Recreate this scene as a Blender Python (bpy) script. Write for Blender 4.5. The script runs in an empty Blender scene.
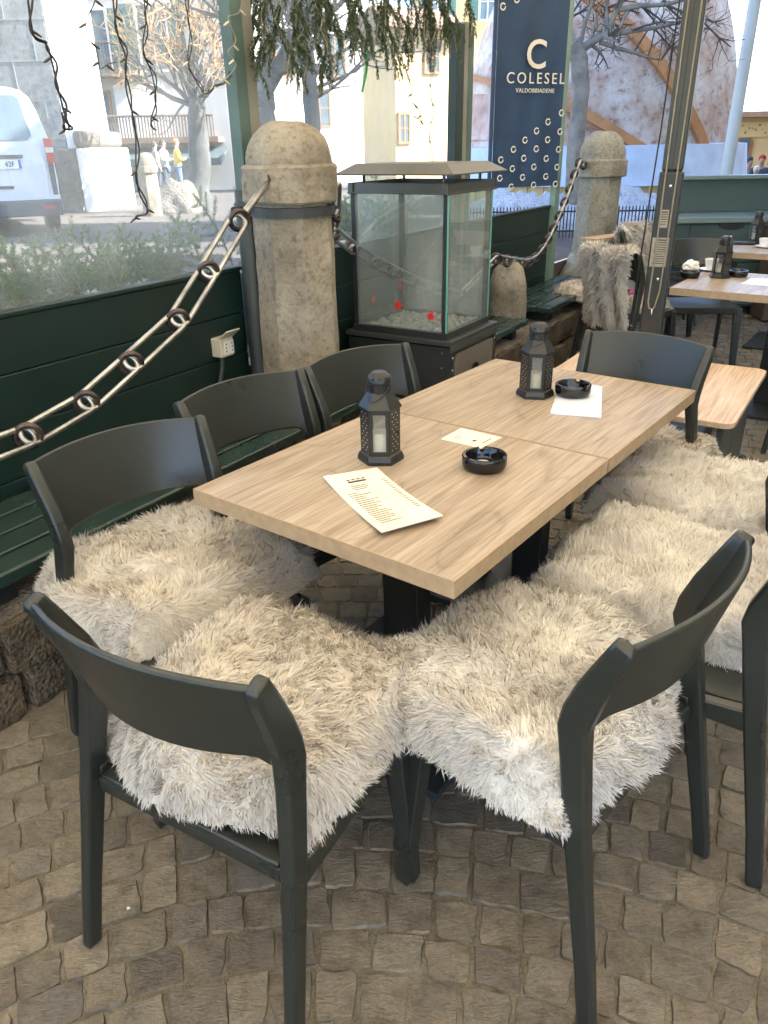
import bpy, bmesh, math, random
import numpy as np
from mathutils import Vector, Matrix, noise as mnoise

random.seed(7)
rng = np.random.default_rng(11)
scene = bpy.context.scene
COL = scene.collection
R = math.radians
PI = math.pi

# ------------------------------------------------------------------ camera model
CAM_H = 1.547
FPX = 753.7
PITCH, ROLL = 0.45266766, -0.0190831
_cp, _sp = math.cos(PITCH), math.sin(PITCH)
_fw = Vector((0, _cp, -_sp)); _up = Vector((0, _sp, _cp)); _rt = Vector((1, 0, 0))
C_R = _rt * math.cos(ROLL) + _up * math.sin(ROLL)
C_U = -_rt * math.sin(ROLL) + _up * math.cos(ROLL)

def ray(px, py):
    return _fw + C_R * ((px - 384) / FPX) - C_U * ((py - 512) / FPX)

def P(px, py, y):
    """The place a photo point has at distance y in front of the camera."""
    d = ray(px, py); t = y / d.y
    return Vector((d.x * t, y, d.z * t + CAM_H))

# frame of the wooden screen on the left: s runs along it, n away from the terrace
WA = R(57.8)
WD = Vector((math.cos(WA), math.sin(WA), 0)); WN = Vector((-math.sin(WA), math.cos(WA), 0))
def W(s, n, z=0.0):
    return WD * s + WN * n + Vector((0, 0, z))

def plaza_z(x, y):
    return 0.69 - 0.02 * max(y, 0)

# ------------------------------------------------------------------ object helpers
def link(o, parent=None):
    COL.objects.link(o)
    if parent is not None:
        o.parent = parent
    return o

def tag(o, label=None, cat=None, group=None, kind=None):
    if label: o['label'] = label
    if cat: o['category'] = cat
    if group: o['group'] = group
    if kind: o['kind'] = kind
    return o

def thing(name, label, cat, loc=(0, 0, 0), rz=0.0, group=None):
    o = bpy.data.objects.new(name, None)
    o.empty_display_size = 0.1
    link(o); o.location = loc; o.rotation_euler = (0, 0, rz)
    return tag(o, label, cat, group)

def copy_tree(o, parent=None):
    c = o.copy(); COL.objects.link(c)
    if parent is not None: c.parent = parent
    for ch in o.children: copy_tree(ch, c)
    return c

class MB:
    def __init__(s): s.v = []; s.f = []
    def add(s, vs, fs):
        b = len(s.v); s.v += [tuple(v) for v in vs]; s.f += [tuple(i + b for i in f) for f in fs]; return s
    def box(s, c, size, rz=0.0, M=None):
        hx, hy, hz = size[0] / 2, size[1] / 2, size[2] / 2
        vs = [Vector((x, y, z)) for z in (-hz, hz) for y in (-hy, hy) for x in (-hx, hx)]
        if M is None: M = Matrix.Rotation(rz, 3, 'Z')
        vs = [M @ v + Vector(c) for v in vs]
        return s.add(vs, [(0, 2, 3, 1), (4, 5, 7, 6), (0, 1, 5, 4), (2, 6, 7, 3), (0, 4, 6, 2), (1, 3, 7, 5)])
    def prism(s, poly, z0, z1, f=lambda p: p):
        n = len(poly)
        vs = [f(Vector((p[0], p[1], z0))) for p in poly] + [f(Vector((p[0], p[1], z1))) for p in poly]
        fs = [tuple(range(n - 1, -1, -1)), tuple(range(n, 2 * n))] + [(i, (i + 1) % n, n + (i + 1) % n, n + i) for i in range(n)]
        return s.add(vs, fs)
    def tube(s, pts, r, n=8, closed=False, cap=True):
        pts = [Vector(p) for p in pts]; m = len(pts)
        rs = list(r) if hasattr(r, '__len__') else [r] * m
        vs = []; fs = []; prev = None
        for i, p in enumerate(pts):
            a = pts[(i - 1) % m] if (closed or i > 0) else p
            b = pts[(i + 1) % m] if (closed or i < m - 1) else p
            t = (b - a).normalized() if (b - a).length > 1e-9 else Vector((0, 0, 1))
            if prev is None:
                ref = Vector((0, 0, 1)) if abs(t.z) < .9 else Vector((1, 0, 0))
                nx = t.cross(ref).normalized()
            else:
                nx = prev - t * prev.dot(t)
                nx = nx.normalized() if nx.length > 1e-6 else t.orthogonal().normalized()
            prev = nx; ny = t.cross(nx)
            for k in range(n):
                an = 2 * PI * k / n
                vs.append(p + (nx * math.cos(an) + ny * math.sin(an)) * rs[i])
        for i in range(m if closed else m - 1):
            j = (i + 1) % m
            for k in range(n):
                fs.append((i * n + k, i * n + (k + 1) % n, j * n + (k + 1) % n, j * n + k))
        if cap and not closed:
            fs.append(tuple(range(n - 1, -1, -1))); fs.append(tuple((m - 1) * n + k for k in range(n)))
        return s.add(vs, fs)
    def lathe(s, prof, n=24, c=(0, 0, 0), rot=0.0):
        m = len(prof); c = Vector(c)
        vs = [c + Vector((r * math.cos(rot + 2 * PI * k / n), r * math.sin(rot + 2 * PI * k / n), z)) for r, z in prof for k in range(n)]
        fs = [(i * n + k, i * n + (k + 1) % n, (i + 1) * n + (k + 1) % n, (i + 1) * n + k) for i in range(m - 1) for k in range(n)]
        if prof[0][0] > 1e-6: fs.append(tuple(range(n - 1, -1, -1)))
        if prof[-1][0] > 1e-6: fs.append(tuple((m - 1) * n + k for k in range(n)))
        return s.add(vs, fs)
    def sweep(s, pts, wx, wd):
        """rectangular bar in a yz-ish path; width wx along x, depth wd across the path"""
        pts = [Vector(p) for p in pts]; m = len(pts); vs = []
        for i, p in enumerate(pts):
            t = (pts[min(i + 1, m - 1)] - pts[max(i - 1, 0)]); t.x = 0; t.normalize()
            b = Vector((0, -t.z, t.y))
            hx, hb = wx[i] / 2, wd[i] / 2
            vs += [p + Vector((-hx, 0, 0)) - b * hb, p + Vector((hx, 0, 0)) - b * hb, p + Vector((hx, 0, 0)) + b * hb, p + Vector((-hx, 0, 0)) + b * hb]
        fs = [(3, 2, 1, 0), tuple((m - 1) * 4 + k for k in range(4))]
        for i in range(m - 1):
            for k in range(4):
                fs.append((i * 4 + k, i * 4 + (k + 1) % 4, (i + 1) * 4 + (k + 1) % 4, (i + 1) * 4 + k))
        return s.add(vs, fs)
    def shell(s, fn, nu, nv, nrm, th):
        """closed slab: fn(u,v) one side, offset th along nrm(u,v) the other"""
        A = [fn(i / nu, j / nv) for j in range(nv + 1) for i in range(nu + 1)]
        Bv = [fn(i / nu, j / nv) + nrm(i / nu, j / nv) * th for j in range(nv + 1) for i in range(nu + 1)]
        k = len(A); w = nu + 1; fs = []
        for j in range(nv):
            for i in range(nu):
                q = (j * w + i, j * w + i + 1, (j + 1) * w + i + 1, (j + 1) * w + i)
                fs.append(q); fs.append(tuple(k + x for x in reversed(q)))
        rim = [i for i in range(w)] + [j * w + nu for j in range(1, nv + 1)] + [nv * w + i for i in range(nu - 1, -1, -1)] + [j * w for j in range(nv - 1, 0, -1)]
        for a, b in zip(rim, rim[1:] + rim[:1]): fs.append((b, a, k + a, k + b))
        return s.add(A + Bv, fs)
    def build(s, name, mat, parent=None, smooth=None, bevel=None, loc=None, rz=None, segs=2):
        me = bpy.data.meshes.new(name)
        me.from_pydata(s.v, [], s.f); 
        bm = bmesh.new(); bm.from_mesh(me); bmesh.ops.recalc_face_normals(bm, faces=bm.faces); bm.to_mesh(me); bm.free()
        if mat is not None: me.materials.append(mat)
        if smooth is not None:
            me.polygons.foreach_set('use_smooth', [True] * len(me.polygons))
            if smooth < 179: me.set_sharp_from_angle(angle=R(smooth))
        me.update()
        o = bpy.data.objects.new(name, me)
        if bevel:
            m = o.modifiers.new('edge', 'BEVEL'); m.width = bevel; m.segments = segs; m.limit_method = 'ANGLE'; m.angle_limit = R(35)
        link(o, parent)
        if loc is not None: o.location = loc
        if rz is not None: o.rotation_euler = (0, 0, rz)
        return o

def raw_mesh(name, V, F_loop, F_tot, mat, parent=None, smooth=False):
    me = bpy.data.meshes.new(name)
    me.vertices.add(len(V)); me.vertices.foreach_set('co', np.asarray(V, np.float32).ravel())
    me.loops.add(len(F_loop)); me.loops.foreach_set('vertex_index', np.asarray(F_loop, np.int32))
    st = np.concatenate([[0], np.cumsum(F_tot)[:-1]]).astype(np.int32)
    me.polygons.add(len(F_tot)); me.polygons.foreach_set('loop_start', st)
    try: me.polygons.foreach_set('loop_total', np.asarray(F_tot, np.int32))
    except Exception: pass
    if smooth: me.polygons.foreach_set('use_smooth', np.ones(len(F_tot), bool))
    me.update(calc_edges=True); me.validate()
    if mat is not None: me.materials.append(mat)
    o = bpy.data.objects.new(name, me)
    return link(o, parent)

# ------------------------------------------------------------------ materials
def new_mat(name):
    m = bpy.data.materials.new(name); m.use_nodes = True
    nt = m.node_tree; b = nt.nodes['Principled BSDF']
    return m, nt, b
def node(nt, t, **kw):
    n = nt.nodes.new(t)
    for k, v in kw.items(): setattr(n, k, v)
    return n
def rgb(c): return (c[0], c[1], c[2], 1.0)

def noise_tex(nt, scale, detail=4, rough=.55, stretch=None, coord='Object', dist=0.0, per_object=True):
    tc = node(nt, 'ShaderNodeTexCoord'); mp = node(nt, 'ShaderNodeMapping')
    nt.links.new(tc.outputs[coord], mp.inputs['Vector'])
    if coord == 'Object' and per_object:
        oi = node(nt, 'ShaderNodeObjectInfo'); sc = node(nt, 'ShaderNodeVectorMath', operation='SCALE'); sc.inputs['Scale'].default_value = 3.7
        nt.links.new(oi.outputs['Location'], sc.inputs[0]); nt.links.new(sc.outputs[0], mp.inputs['Location'])
    if stretch: mp.inputs['Scale'].default_value = stretch
    n = node(nt, 'ShaderNodeTexNoise')
    n.inputs['Scale'].default_value = scale; n.inputs['Detail'].default_value = detail; n.inputs['Roughness'].default_value = rough
    n.inputs['Distortion'].default_value = dist
    nt.links.new(mp.outputs['Vector'], n.inputs['Vector'])
    return n
def ramp(nt, src, stops, interp='LINEAR'):
    r = node(nt, 'ShaderNodeValToRGB'); r.color_ramp.interpolation = interp
    el = r.color_ramp.elements
    while len(el) < len(stops): el.new(.5)
    for e, (p, c) in zip(el, stops):
        e.position = p; e.color = rgb(c) if hasattr(c, '__len__') else (c, c, c, 1)
    nt.links.new(src, r.inputs['Fac']); return r
def mixc(nt, fac, a, b, blend='MIX'):
    m = node(nt, 'ShaderNodeMix', data_type='RGBA', blend_type=blend)
    for sock, v in ((m.inputs['Factor'], fac), (m.inputs['A'], a), (m.inputs['B'], b)):
        pass
    ins = [i for i in m.inputs if i.enabled] if False else m.inputs
    def put(s, v):
        if hasattr(v, 'is_linked') or hasattr(v, 'links'): nt.links.new(v, s)
        elif hasattr(v, '__len__'): s.default_value = rgb(v)
        else: s.default_value = v
    put(m.inputs[0], fac); put(m.inputs[6], a); put(m.inputs[7], b)
    return m.outputs[2]
def bump(nt, bsdf, height, strength=.3, dist=.01):
    b = node(nt, 'ShaderNodeBump'); b.inputs['Strength'].default_value = strength; b.inputs['Distance'].default_value = dist
    nt.links.new(height, b.inputs['Height']); nt.links.new(b.outputs['Normal'], bsdf.inputs['Normal']); return b

def pmat(name, col, rough=.5, var=.12, scale=8, metal=0.0, spec=.5, bstr=0.0, bscale=60, bdist=.004, coat=0.0, col2=None, detail=5, rvar=.0):
    m, nt, b = new_mat(name)
    n = noise_tex(nt, scale, detail)
    lo = tuple(max(0, c * (1 - var)) for c in col); hi = tuple(min(1, c * (1 + var)) for c in (col2 or col))
    r = ramp(nt, n.outputs['Fac'], [(.3, lo), (.7, hi)])
    nt.links.new(r.outputs['Color'], b.inputs['Base Color'])
    b.inputs['Roughness'].default_value = rough; b.inputs['Metallic'].default_value = metal
    b.inputs['Specular IOR Level'].default_value = spec
    if coat: b.inputs['Coat Weight'].default_value = coat; b.inputs['Coat Roughness'].default_value = .15
    if rvar:
        rr = ramp(nt, n.outputs['Fac'], [(.3, max(0, rough - rvar)), (.7, min(1, rough + rvar))]); nt.links.new(rr.outputs['Color'], b.inputs['Roughness'])
    if bstr:
        bn = noise_tex(nt, bscale, 6); bump(nt, b, bn.outputs['Fac'], bstr, bdist)
    return m

M = {}
M['plastic'] = pmat('anthracite_plastic', (.0200, .0230, .0198), .31, .10, 5, bstr=.06, bscale=600, bdist=.001, rvar=.05, spec=.5)
M['black_metal'] = pmat('black_powder_coat', (.014, .015, .015), .42, .15, 12, bstr=.05, bscale=500, bdist=.001)
M['lantern_metal'] = pmat('lantern_black_metal', (.012, .0125, .012), .36, .2, 20, metal=.0)
M['glass_black'] = pmat('black_ashtray_glass', (.004, .004, .0045), .07, .1, 5, spec=.6)
M['grey_metal'] = pmat('grey_stove_metal', (.10, .105, .10), .42, .12, 6, metal=.6, rvar=.08)
M['roof_metal'] = pmat('brushed_roof_metal', (.115, .112, .10), .48, .12, 9, metal=.4)
M['door_metal'] = pmat('grey_brown_door', (.19, .175, .155), .42, .1, 5, metal=.35)
M['dark_metal'] = pmat('dark_stove_metal', (.035, .04, .04), .45, .15, 6, metal=.3)
M['green_board'] = pmat('dark_green_board', (.007, .021, .018), .42, .25, 3, bstr=.12, bscale=40, bdist=.003)
M['green_slat'] = pmat('dark_green_bench_paint', (.020, .039, .033), .26, .12, 6, bstr=.15, bscale=60, bdist=.002, rvar=.04)
M['green_post'] = pmat('grey_green_post', (.075, .12, .105), .5, .15, 5)
M['beige_post'] = pmat('beige_grey_post', (.22, .21, .17), .5, .15, 5)
M['pale_green_post'] = pmat('pale_green_post', (.16, .24, .19), .5, .12, 5)
M['cabinet_green'] = pmat('cabinet_green', (.050, .080, .076), .4, .12, 3)
M['cabinet_edge'] = pmat('cabinet_green_edge', (.14, .19, .175), .4, .1, 3)
M['pipe'] = pmat('dark_grey_pipe', (.05, .055, .053), .45, .15, 6, metal=.2)
M['chain'] = pmat('worn_chain_iron', (.28, .27, .255), .30, .22, 9, metal=.85, bstr=.25, bscale=90, bdist=.002, col2=(.45, .44, .42))
M['ring'] = pmat('dark_ring_iron', (.08, .06, .05), .4, .4, 30, metal=.7, bstr=.25, bscale=90, bdist=.002)
M['candle'] = pmat('wax', (.75, .68, .55), .5, .05, 5)
M['paper'] = pmat('menu_paper', (.76, .70, .57), .22, .06, 14, spec=.6)
M['card'] = pmat('cream_card', (.80, .73, .56), .45, .04, 14)
M['white_paper'] = pmat('white_paper', (.74, .76, .80), .25, .05, 14, spec=.6)
M['ink'] = pmat('brown_ink', (.045, .036, .028), .6, .1, 5)
M['plug'] = pmat('cream_outlet_plastic', (.55, .49, .37), .4, .06, 8)
M['white_plastic'] = pmat('white_plastic', (.7, .7, .66), .35, .04, 8)
M['chrome'] = pmat('steel_screw', (.6, .6, .6), .25, .05, 8, metal=1)
M['white_paint'] = pmat('van_white', (.62, .64, .64), .3, .06, 2, coat=.4)
M['tyre'] = pmat('tyre_rubber', (.02, .02, .021), .8, .2, 20)
M['bumper'] = pmat('dark_bumper', (.05, .055, .06), .6, .15, 10)
M['red_lamp'] = pmat('red_lamp_plastic', (.45, .035, .025), .2, .15, 20)
M['clear_lamp'] = pmat('clear_lamp_plastic', (.65, .6, .55), .2, .1, 20)
M['blue'] = pmat('plate_blue', (.03, .09, .4), .4, .05, 5)
M['plate_white'] = pmat('plate_white', (.75, .75, .75), .4, .05, 5)
M['black_ink'] = pmat('black_letter', (.012, .012, .014), .5, .1, 5)
M['navy'] = pmat('navy_fabric', (.016, .044, .105), .7, .18, 4, bstr=.2, bscale=9, bdist=.02)
M['banner_white'] = pmat('banner_white_print', (.66, .64, .58), .7, .04, 5)
M['parasol_pole'] = pmat('anthracite_mast', (.055, .058, .054), .38, .1, 3, metal=.55)
M['mast_sleeve'] = pmat('dark_mast_sleeve', (.04, .042, .04), .42, .1, 3, metal=.4)
M['cord'] = pmat('beige_cord', (.26, .23, .17), .7, .15, 40)
M['sticker'] = pmat('sticker_paper', (.30, .28, .22), .6, .1, 30)
M['white_pole'] = pmat('white_lamp_pole', (.50, .50, .46), .4, .06, 3)
M['yellow_wall'] = pmat('yellow_plank_wall', (.62, .47, .22), .7, .12, 3)
M['pale_cover'] = pmat('pale_blue_cover', (.52, .60, .74), .8, .16, 2.2, bstr=.25, bscale=3, bdist=.1)
M['rib_wood'] = pmat('orange_rib_wood', (.42, .19, .07), .6, .2, 4)
M['iron'] = pmat('dark_iron', (.03, .032, .035), .5, .2, 10)
M['yellow_house'] = pmat('yellow_render', (.70, .52, .26), .9, .1, .6)
M['ochre_house'] = pmat('ochre_render', (.66, .50, .24), .9, .14, .8)
M['white_house'] = pmat('white_render', (.78, .77, .73), .9, .05, .6)
M['grey_house'] = pmat('greige_render', (.48, .46, .42), .9, .15, .6)
M['roof_tile'] = pmat('brown_roof', (.24, .15, .10), .8, .2, 3)
M['shutter'] = pmat('green_shutter', (.07, .16, .14), .6, .12, 4)
M['window_glass'] = pmat('window_pane', (.10, .14, .16), .12, .2, 2, spec=.7)
M['frame_wood'] = pmat('brown_frame', (.34, .16, .07), .6, .2, 5)
M['awning'] = pmat('dark_awning', (.06, .085, .09), .7, .15, 5)
M['skin'] = pmat('skin', (.52, .33, .24), .5, .06, 8)
M['hair'] = pmat('brown_hair', (.06, .035, .02), .6, .2, 30)
M['hair_fair'] = pmat('orange_hair', (.42, .18, .05), .6, .2, 30)
M['grey_coat'] = pmat('grey_coat', (.33, .34, .34), .8, .1, 9)
M['yellow_coat'] = pmat('yellow_coat', (.72, .52, .03), .7, .08, 9)
M['red_coat'] = pmat('red_hat', (.5, .05, .05), .8, .08, 9)
M['dark_coat'] = pmat('dark_coat', (.05, .07, .10), .8, .15, 9)
M['beige_coat'] = pmat('beige_coat', (.42, .33, .25), .8, .1, 9)
M['jeans'] = pmat('blue_jeans', (.12, .2, .34), .8, .15, 9)
M['bark'] = pmat('tree_bark', (.25, .22, .18), .9, .35, 6, bstr=.6, bscale=18, bdist=.03)
M['bark_grey'] = pmat('grey_bark', (.085, .085, .08), .9, .3, 6, bstr=.6, bscale=18, bdist=.03)
M['twig'] = pmat('bare_twig', (.10, .075, .06), .8, .25, 6)
M['twig_orange'] = pmat('willow_twig', (.46, .27, .11), .7, .35, 4)
M['cable'] = pmat('black_cable', (.012, .012, .013), .45, .2, 9)
M['cable_white'] = pmat('pale_cable', (.22, .21, .18), .45, .1, 9)
M['bulb'] = pmat('dark_bulb', (.05, .045, .04), .3, .2, 9)
M['bulb_clear'] = pmat('clear_bulb', (.6, .55, .42), .25, .1, 9)
M['green_tape'] = pmat('green_tape', (.04, .30, .09), .5, .1, 9)
M['cotton'] = pmat('white_napkin', (.78, .75, .68), .8, .06, 30)
M['porcelain'] = pmat('porcelain', (.78, .77, .74), .18, .03, 9, spec=.6)
M['pink'] = pmat('pink_cloth', (.62, .10, .36), .8, .1, 30)
M['brown_board'] = pmat('brown_cabinet_board', (.09, .06, .045), .5, .2, 8)
M['pebble'] = pmat('grey_pebble', (.42, .39, .35), .7, .3, 30)
M['red_felt'] = pmat('red_ornament', (.62, .02, .02), .6, .1, 20)

def mat_fir(name, col):
    m, nt, b = new_mat(name)
    g = node(nt, 'ShaderNodeNewGeometry')
    r = ramp(nt, g.outputs['Random Per Island'], [(0, tuple(c * .6 for c in col)), (1, tuple(c * 1.5 for c in col))])
    nt.links.new(r.outputs['Color'], b.inputs['Base Color']); b.inputs['Roughness'].default_value = .55
    tr = node(nt, 'ShaderNodeBsdfTranslucent'); nt.links.new(r.outputs['Color'], tr.inputs['Color'])
    mx = node(nt, 'ShaderNodeMixShader'); mx.inputs[0].default_value = .3
    out = nt.nodes['Material Output']
    nt.links.new(b.outputs[0], mx.inputs[1]); nt.links.new(tr.outputs[0], mx.inputs[2]); nt.links.new(mx.outputs[0], out.inputs['Surface'])
    return m
M['fir'] = mat_fir('fir_needles', (.10, .19, .055))
M['cypress'] = mat_fir('garland_needles', (.07, .10, .045))
M['shrub'] = mat_fir('shrub_leaves', (.05, .085, .03))

def mat_fur(name, c0, c1):
    m, nt, b = new_mat(name)
    g = node(nt, 'ShaderNodeNewGeometry')
    r = ramp(nt, g.outputs['Random Per Island'], [(0, c0), (.35, tuple(a * .35 + d * .65 for a, d in zip(c0, c1))), (1, c1)])
    n = noise_tex(nt, 7, 3)
    r2 = ramp(nt, n.outputs['Fac'], [(.35, (.78, .76, .76)), (.65, (1, 1, 1))])
    c = mixc(nt, 1.0, r.outputs['Color'], r2.outputs['Color'], 'MULTIPLY')
    nt.links.new(c, b.inputs['Base Color'])
    b.inputs['Roughness'].default_value = .65; b.inputs['Specular IOR Level'].default_value = .25
    tr = node(nt, 'ShaderNodeBsdfTranslucent'); nt.links.new(c, tr.inputs['Color'])
    mx = node(nt, 'ShaderNodeMixShader'); mx.inputs[0].default_value = .35
    out = nt.nodes['Material Output']
    nt.links.new(b.outputs[0], mx.inputs[1]); nt.links.new(tr.outputs[0], mx.inputs[2]); nt.links.new(mx.outputs[0], out.inputs['Surface'])
    return m
M['fur'] = mat_fur('cream_fur', (.60, .57, .51), (.94, .92, .87))
M['fur_warm'] = mat_fur('warm_cream_fur', (.62, .57, .48), (.93, .895, .82))

def mat_pane(name, tint=(1, 1, 1), haze=.1, gloss=.05, scratch=True, rough=.02):
    m, nt, b = new_mat(name); nt.nodes.remove(b)
    tr = node(nt, 'ShaderNodeBsdfTransparent'); tr.inputs['Color'].default_value = rgb(tint)
    gl = node(nt, 'ShaderNodeBsdfGlossy'); gl.inputs['Roughness'].default_value = rough
    di = node(nt, 'ShaderNodeBsdfTranslucent'); di.inputs['Color'].default_value = (.8, .8, .78, 1)
    d2 = node(nt, 'ShaderNodeBsdfDiffuse'); d2.inputs['Color'].default_value = (.8, .8, .78, 1)
    dd = node(nt, 'ShaderNodeMixShader'); dd.inputs[0].default_value = .4
    nt.links.new(di.outputs[0], dd.inputs[1]); nt.links.new(d2.outputs[0], dd.inputs[2])
    m1 = node(nt, 'ShaderNodeMixShader'); m1.inputs[0].default_value = gloss
    nt.links.new(tr.outputs[0], m1.inputs[1]); nt.links.new(gl.outputs[0], m1.inputs[2])
    m2 = node(nt, 'ShaderNodeMixShader')
    if scratch:
        n = noise_tex(nt, 3.0, 6, .7, (1.4, 1.4, .5)); r = ramp(nt, n.outputs['Fac'], [(.35, haze * .5), (.75, haze * 1.9)])
        n2 = noise_tex(nt, 9.0, 2, .5, (9, 9, .6), dist=1.5); r2 = ramp(nt, n2.outputs['Fac'], [(.70, 0.0), (.74, haze * .9)])
        ad = node(nt, 'ShaderNodeMath', operation='ADD'); nt.links.new(r.outputs['Color'], ad.inputs[0]); nt.links.new(r2.outputs['Color'], ad.inputs[1])
        nt.links.new(ad.outputs[0], m2.inputs[0])
    else: m2.inputs[0].default_value = haze
    nt.links.new(m1.outputs[0], m2.inputs[1]); nt.links.new(dd.outputs[0], m2.inputs[2])
    nt.links.new(m2.outputs[0], nt.nodes['Material Output'].inputs['Surface'])
    return m
M['pane'] = mat_pane('dusty_clear_pane', (.97, .985, .98), .125, .045)
M['stove_glass'] = mat_pane('stove_glass', (.92, .97, .95), .14, .12, scratch=True)
M['lantern_glass'] = mat_pane('lantern_glass', (.93, .95, .93), .12, .10, scratch=False)
M['glass_edge'] = pmat('green_glass_edge', (.14, .42, .34), .15, .1, 8)

def mat_wood(name, cols, plank=.0, axis=1, gloss=.42, scale=1.0, bstr=.12, ringk=.8):
    m, nt, b = new_mat(name)
    st = [16 * scale, 16 * scale, 16 * scale]; st[axis] = 1.1 * scale
    n1 = noise_tex(nt, 1.0, 7, .62, tuple(st), dist=.6)
    st2 = [120 * scale, 120 * scale, 120 * scale]; st2[axis] = 4 * scale
    n2 = noise_tex(nt, 1.0, 4, .6, tuple(st2))
    st3 = [4.5 * scale, 4.5 * scale, 4.5 * scale]; st3[axis] = .9 * scale
    n3 = noise_tex(nt, 1.0, 2, .5, tuple(st3), dist=.5)
    w = node(nt, 'ShaderNodeMath', operation='MULTIPLY'); w.inputs[1].default_value = 13.0; nt.links.new(n3.outputs['Fac'], w.inputs[0])
    fr = node(nt, 'ShaderNodeMath', operation='PINGPONG'); fr.inputs[1].default_value = 1.0; nt.links.new(w.outputs[0], fr.inputs[0])
    base = ramp(nt, n1.outputs['Fac'], [(.30, cols[0]), (.5, cols[1]), (.72, cols[2])])
    ring = ramp(nt, fr.outputs[0], [(.0, (.72, .68, .64)), (.10, (.93, .92, .91)), (.3, (1, 1, 1)), (1, (1, 1, 1))])
    fine = ramp(nt, n2.outputs['Fac'], [(.38, (.71, .67, .63)), (.56, (1, 1, 1))])
    c = mixc(nt, ringk, base.outputs['Color'], ring.outputs['Color'], 'MULTIPLY')
    c = mixc(nt, .8, c, fine.outputs['Color'], 'MULTIPLY')
    if plank:
        tc = node(nt, 'ShaderNodeTexCoord'); sx = node(nt, 'ShaderNodeSeparateXYZ'); nt.links.new(tc.outputs['Object'], sx.inputs[0])
        dv = node(nt, 'ShaderNodeMath', operation='DIVIDE'); dv.inputs[1].default_value = plank; nt.links.new(sx.outputs[1 - axis if axis < 2 else 0], dv.inputs[0])
        a2 = node(nt, 'ShaderNodeMath', operation='ADD'); a2.inputs[1].default_value = 10.37; nt.links.new(dv.outputs[0], a2.inputs[0])
        fl = node(nt, 'ShaderNodeMath', operation='FLOOR'); nt.links.new(a2.outputs[0], fl.inputs[0])
        wn = node(nt, 'ShaderNodeTexWhiteNoise', noise_dimensions='1D'); nt.links.new(fl.outputs[0], wn.inputs['W'])
        tone = ramp(nt, wn.outputs['Value'], [(0, (.86, .84, .83)), (1, (1.0, 1.0, 1.0))])
        c = mixc(nt, 1.0, c, tone.outputs['Color'], 'MULTIPLY')
        fq = node(nt, 'ShaderNodeMath', operation='FRACT'); nt.links.new(a2.outputs[0], fq.inputs[0])
        ln = ramp(nt, fq.outputs[0], [(0, (.62, .56, .5)), (.012, (1, 1, 1)), (1, (1, 1, 1))])
        c = mixc(nt, .8, c, ln.outputs['Color'], 'MULTIPLY')
    nt.links.new(c, b.inputs['Base Color'])
    b.inputs['Roughness'].default_value = gloss; b.inputs['Specular IOR Level'].default_value = .45
    rr = ramp(nt, n2.outputs['Fac'], [(.35, gloss + .14), (.6, gloss)]); nt.links.new(rr.outputs['Color'], b.inputs['Roughness'])
    bump(nt, b, n2.outputs['Fac'], bstr, .002)
    return m
M['oak'] = mat_wood('oak_laminate', [(.28, .215, .152), (.385, .306, .222), (.485, .402, .308)], plank=.23, gloss=.34)
M['oak_edge'] = pmat('oak_edge_band', (.38, .275, .165), .5, .12, 40)
M['plywood'] = mat_wood('worn_plywood', [(.50, .33, .19), (.62, .45, .29), (.72, .57, .40)], gloss=.4, ringk=.25)
M['plank'] = mat_wood('light_shelf_wood', [(.48, .33, .2), (.6, .44, .28), (.68, .52, .36)], axis=0)

def mat_stone(name, c0, c1, c2, scale=5, bstr=.7, bdist=.02, island=False):
    m, nt, b = new_mat(name)
    n = noise_tex(nt, scale, 8, .65); n2 = noise_tex(nt, scale * 9, 6, .7); v = node(nt, 'ShaderNodeTexVoronoi'); v.inputs['Scale'].default_value = scale * 14
    tc = node(nt, 'ShaderNodeTexCoord'); nt.links.new(tc.outputs['Object'], v.inputs['Vector'])
    r = ramp(nt, n.outputs['Fac'], [(.28, c0), (.5, c1), (.72, c2)])
    sp = ramp(nt, n2.outputs['Fac'], [(.32, (.45, .43, .40)), (.5, (1, 1, 1)), (.72, (1.0, 1.0, 1.0))])
    c = mixc(nt, .8, r.outputs['Color'], sp.outputs['Color'], 'MULTIPLY')
    if island:
        g = node(nt, 'ShaderNodeNewGeometry'); ri = ramp(nt, g.outputs['Random Per Island'], [(0, (.55, .54, .54)), (.5, (.86, .84, .80)), (1, (1.15, 1.08, .98))])
        c = mixc(nt, 1.0, c, ri.outputs['Color'], 'MULTIPLY')
    nt.links.new(c, b.inputs['Base Color']); b.inputs['Roughness'].default_value = .85; b.inputs['Specular IOR Level'].default_value = .3
    mx = node(nt, 'ShaderNodeMath', operation='ADD'); nt.links.new(n2.outputs['Fac'], mx.inputs[0]); nt.links.new(v.outputs['Distance'], mx.inputs[1])
    bump(nt, b, mx.outputs[0], bstr, bdist)
    return m
M['bollard_stone'] = mat_stone('weathered_limestone', (.13, .11, .08), (.27, .235, .18), (.38, .34, .27), 4, .45, .007)
M['pillar_stone'] = mat_stone('lichen_stone', (.12, .115, .09), (.235, .22, .175), (.33, .31, .255), 5, .45, .008)
M['ledge_stone'] = mat_stone('ledge_stone', (.075, .056, .036), (.155, .122, .082), (.24, .195, .135), 5, .9, .02, island=True)
M['earth'] = mat_stone('ledge_earth', (.10, .085, .065), (.20, .17, .13), (.30, .27, .22), 9, .9, .015)
M['tower_stone'] = mat_stone('grey_tower_stone', (.17, .17, .16), (.24, .24, .225), (.31, .30, .28), 1.3, .25, .008)
M['joint_stone'] = pmat('pale_joint', (.27, .265, .245), .9, .1, 4)
M['plinth_stone'] = mat_stone('pale_plinth_stone', (.12, .105, .085), (.17, .15, .125), (.22, .20, .17), 1.5, .6, .03)
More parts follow.
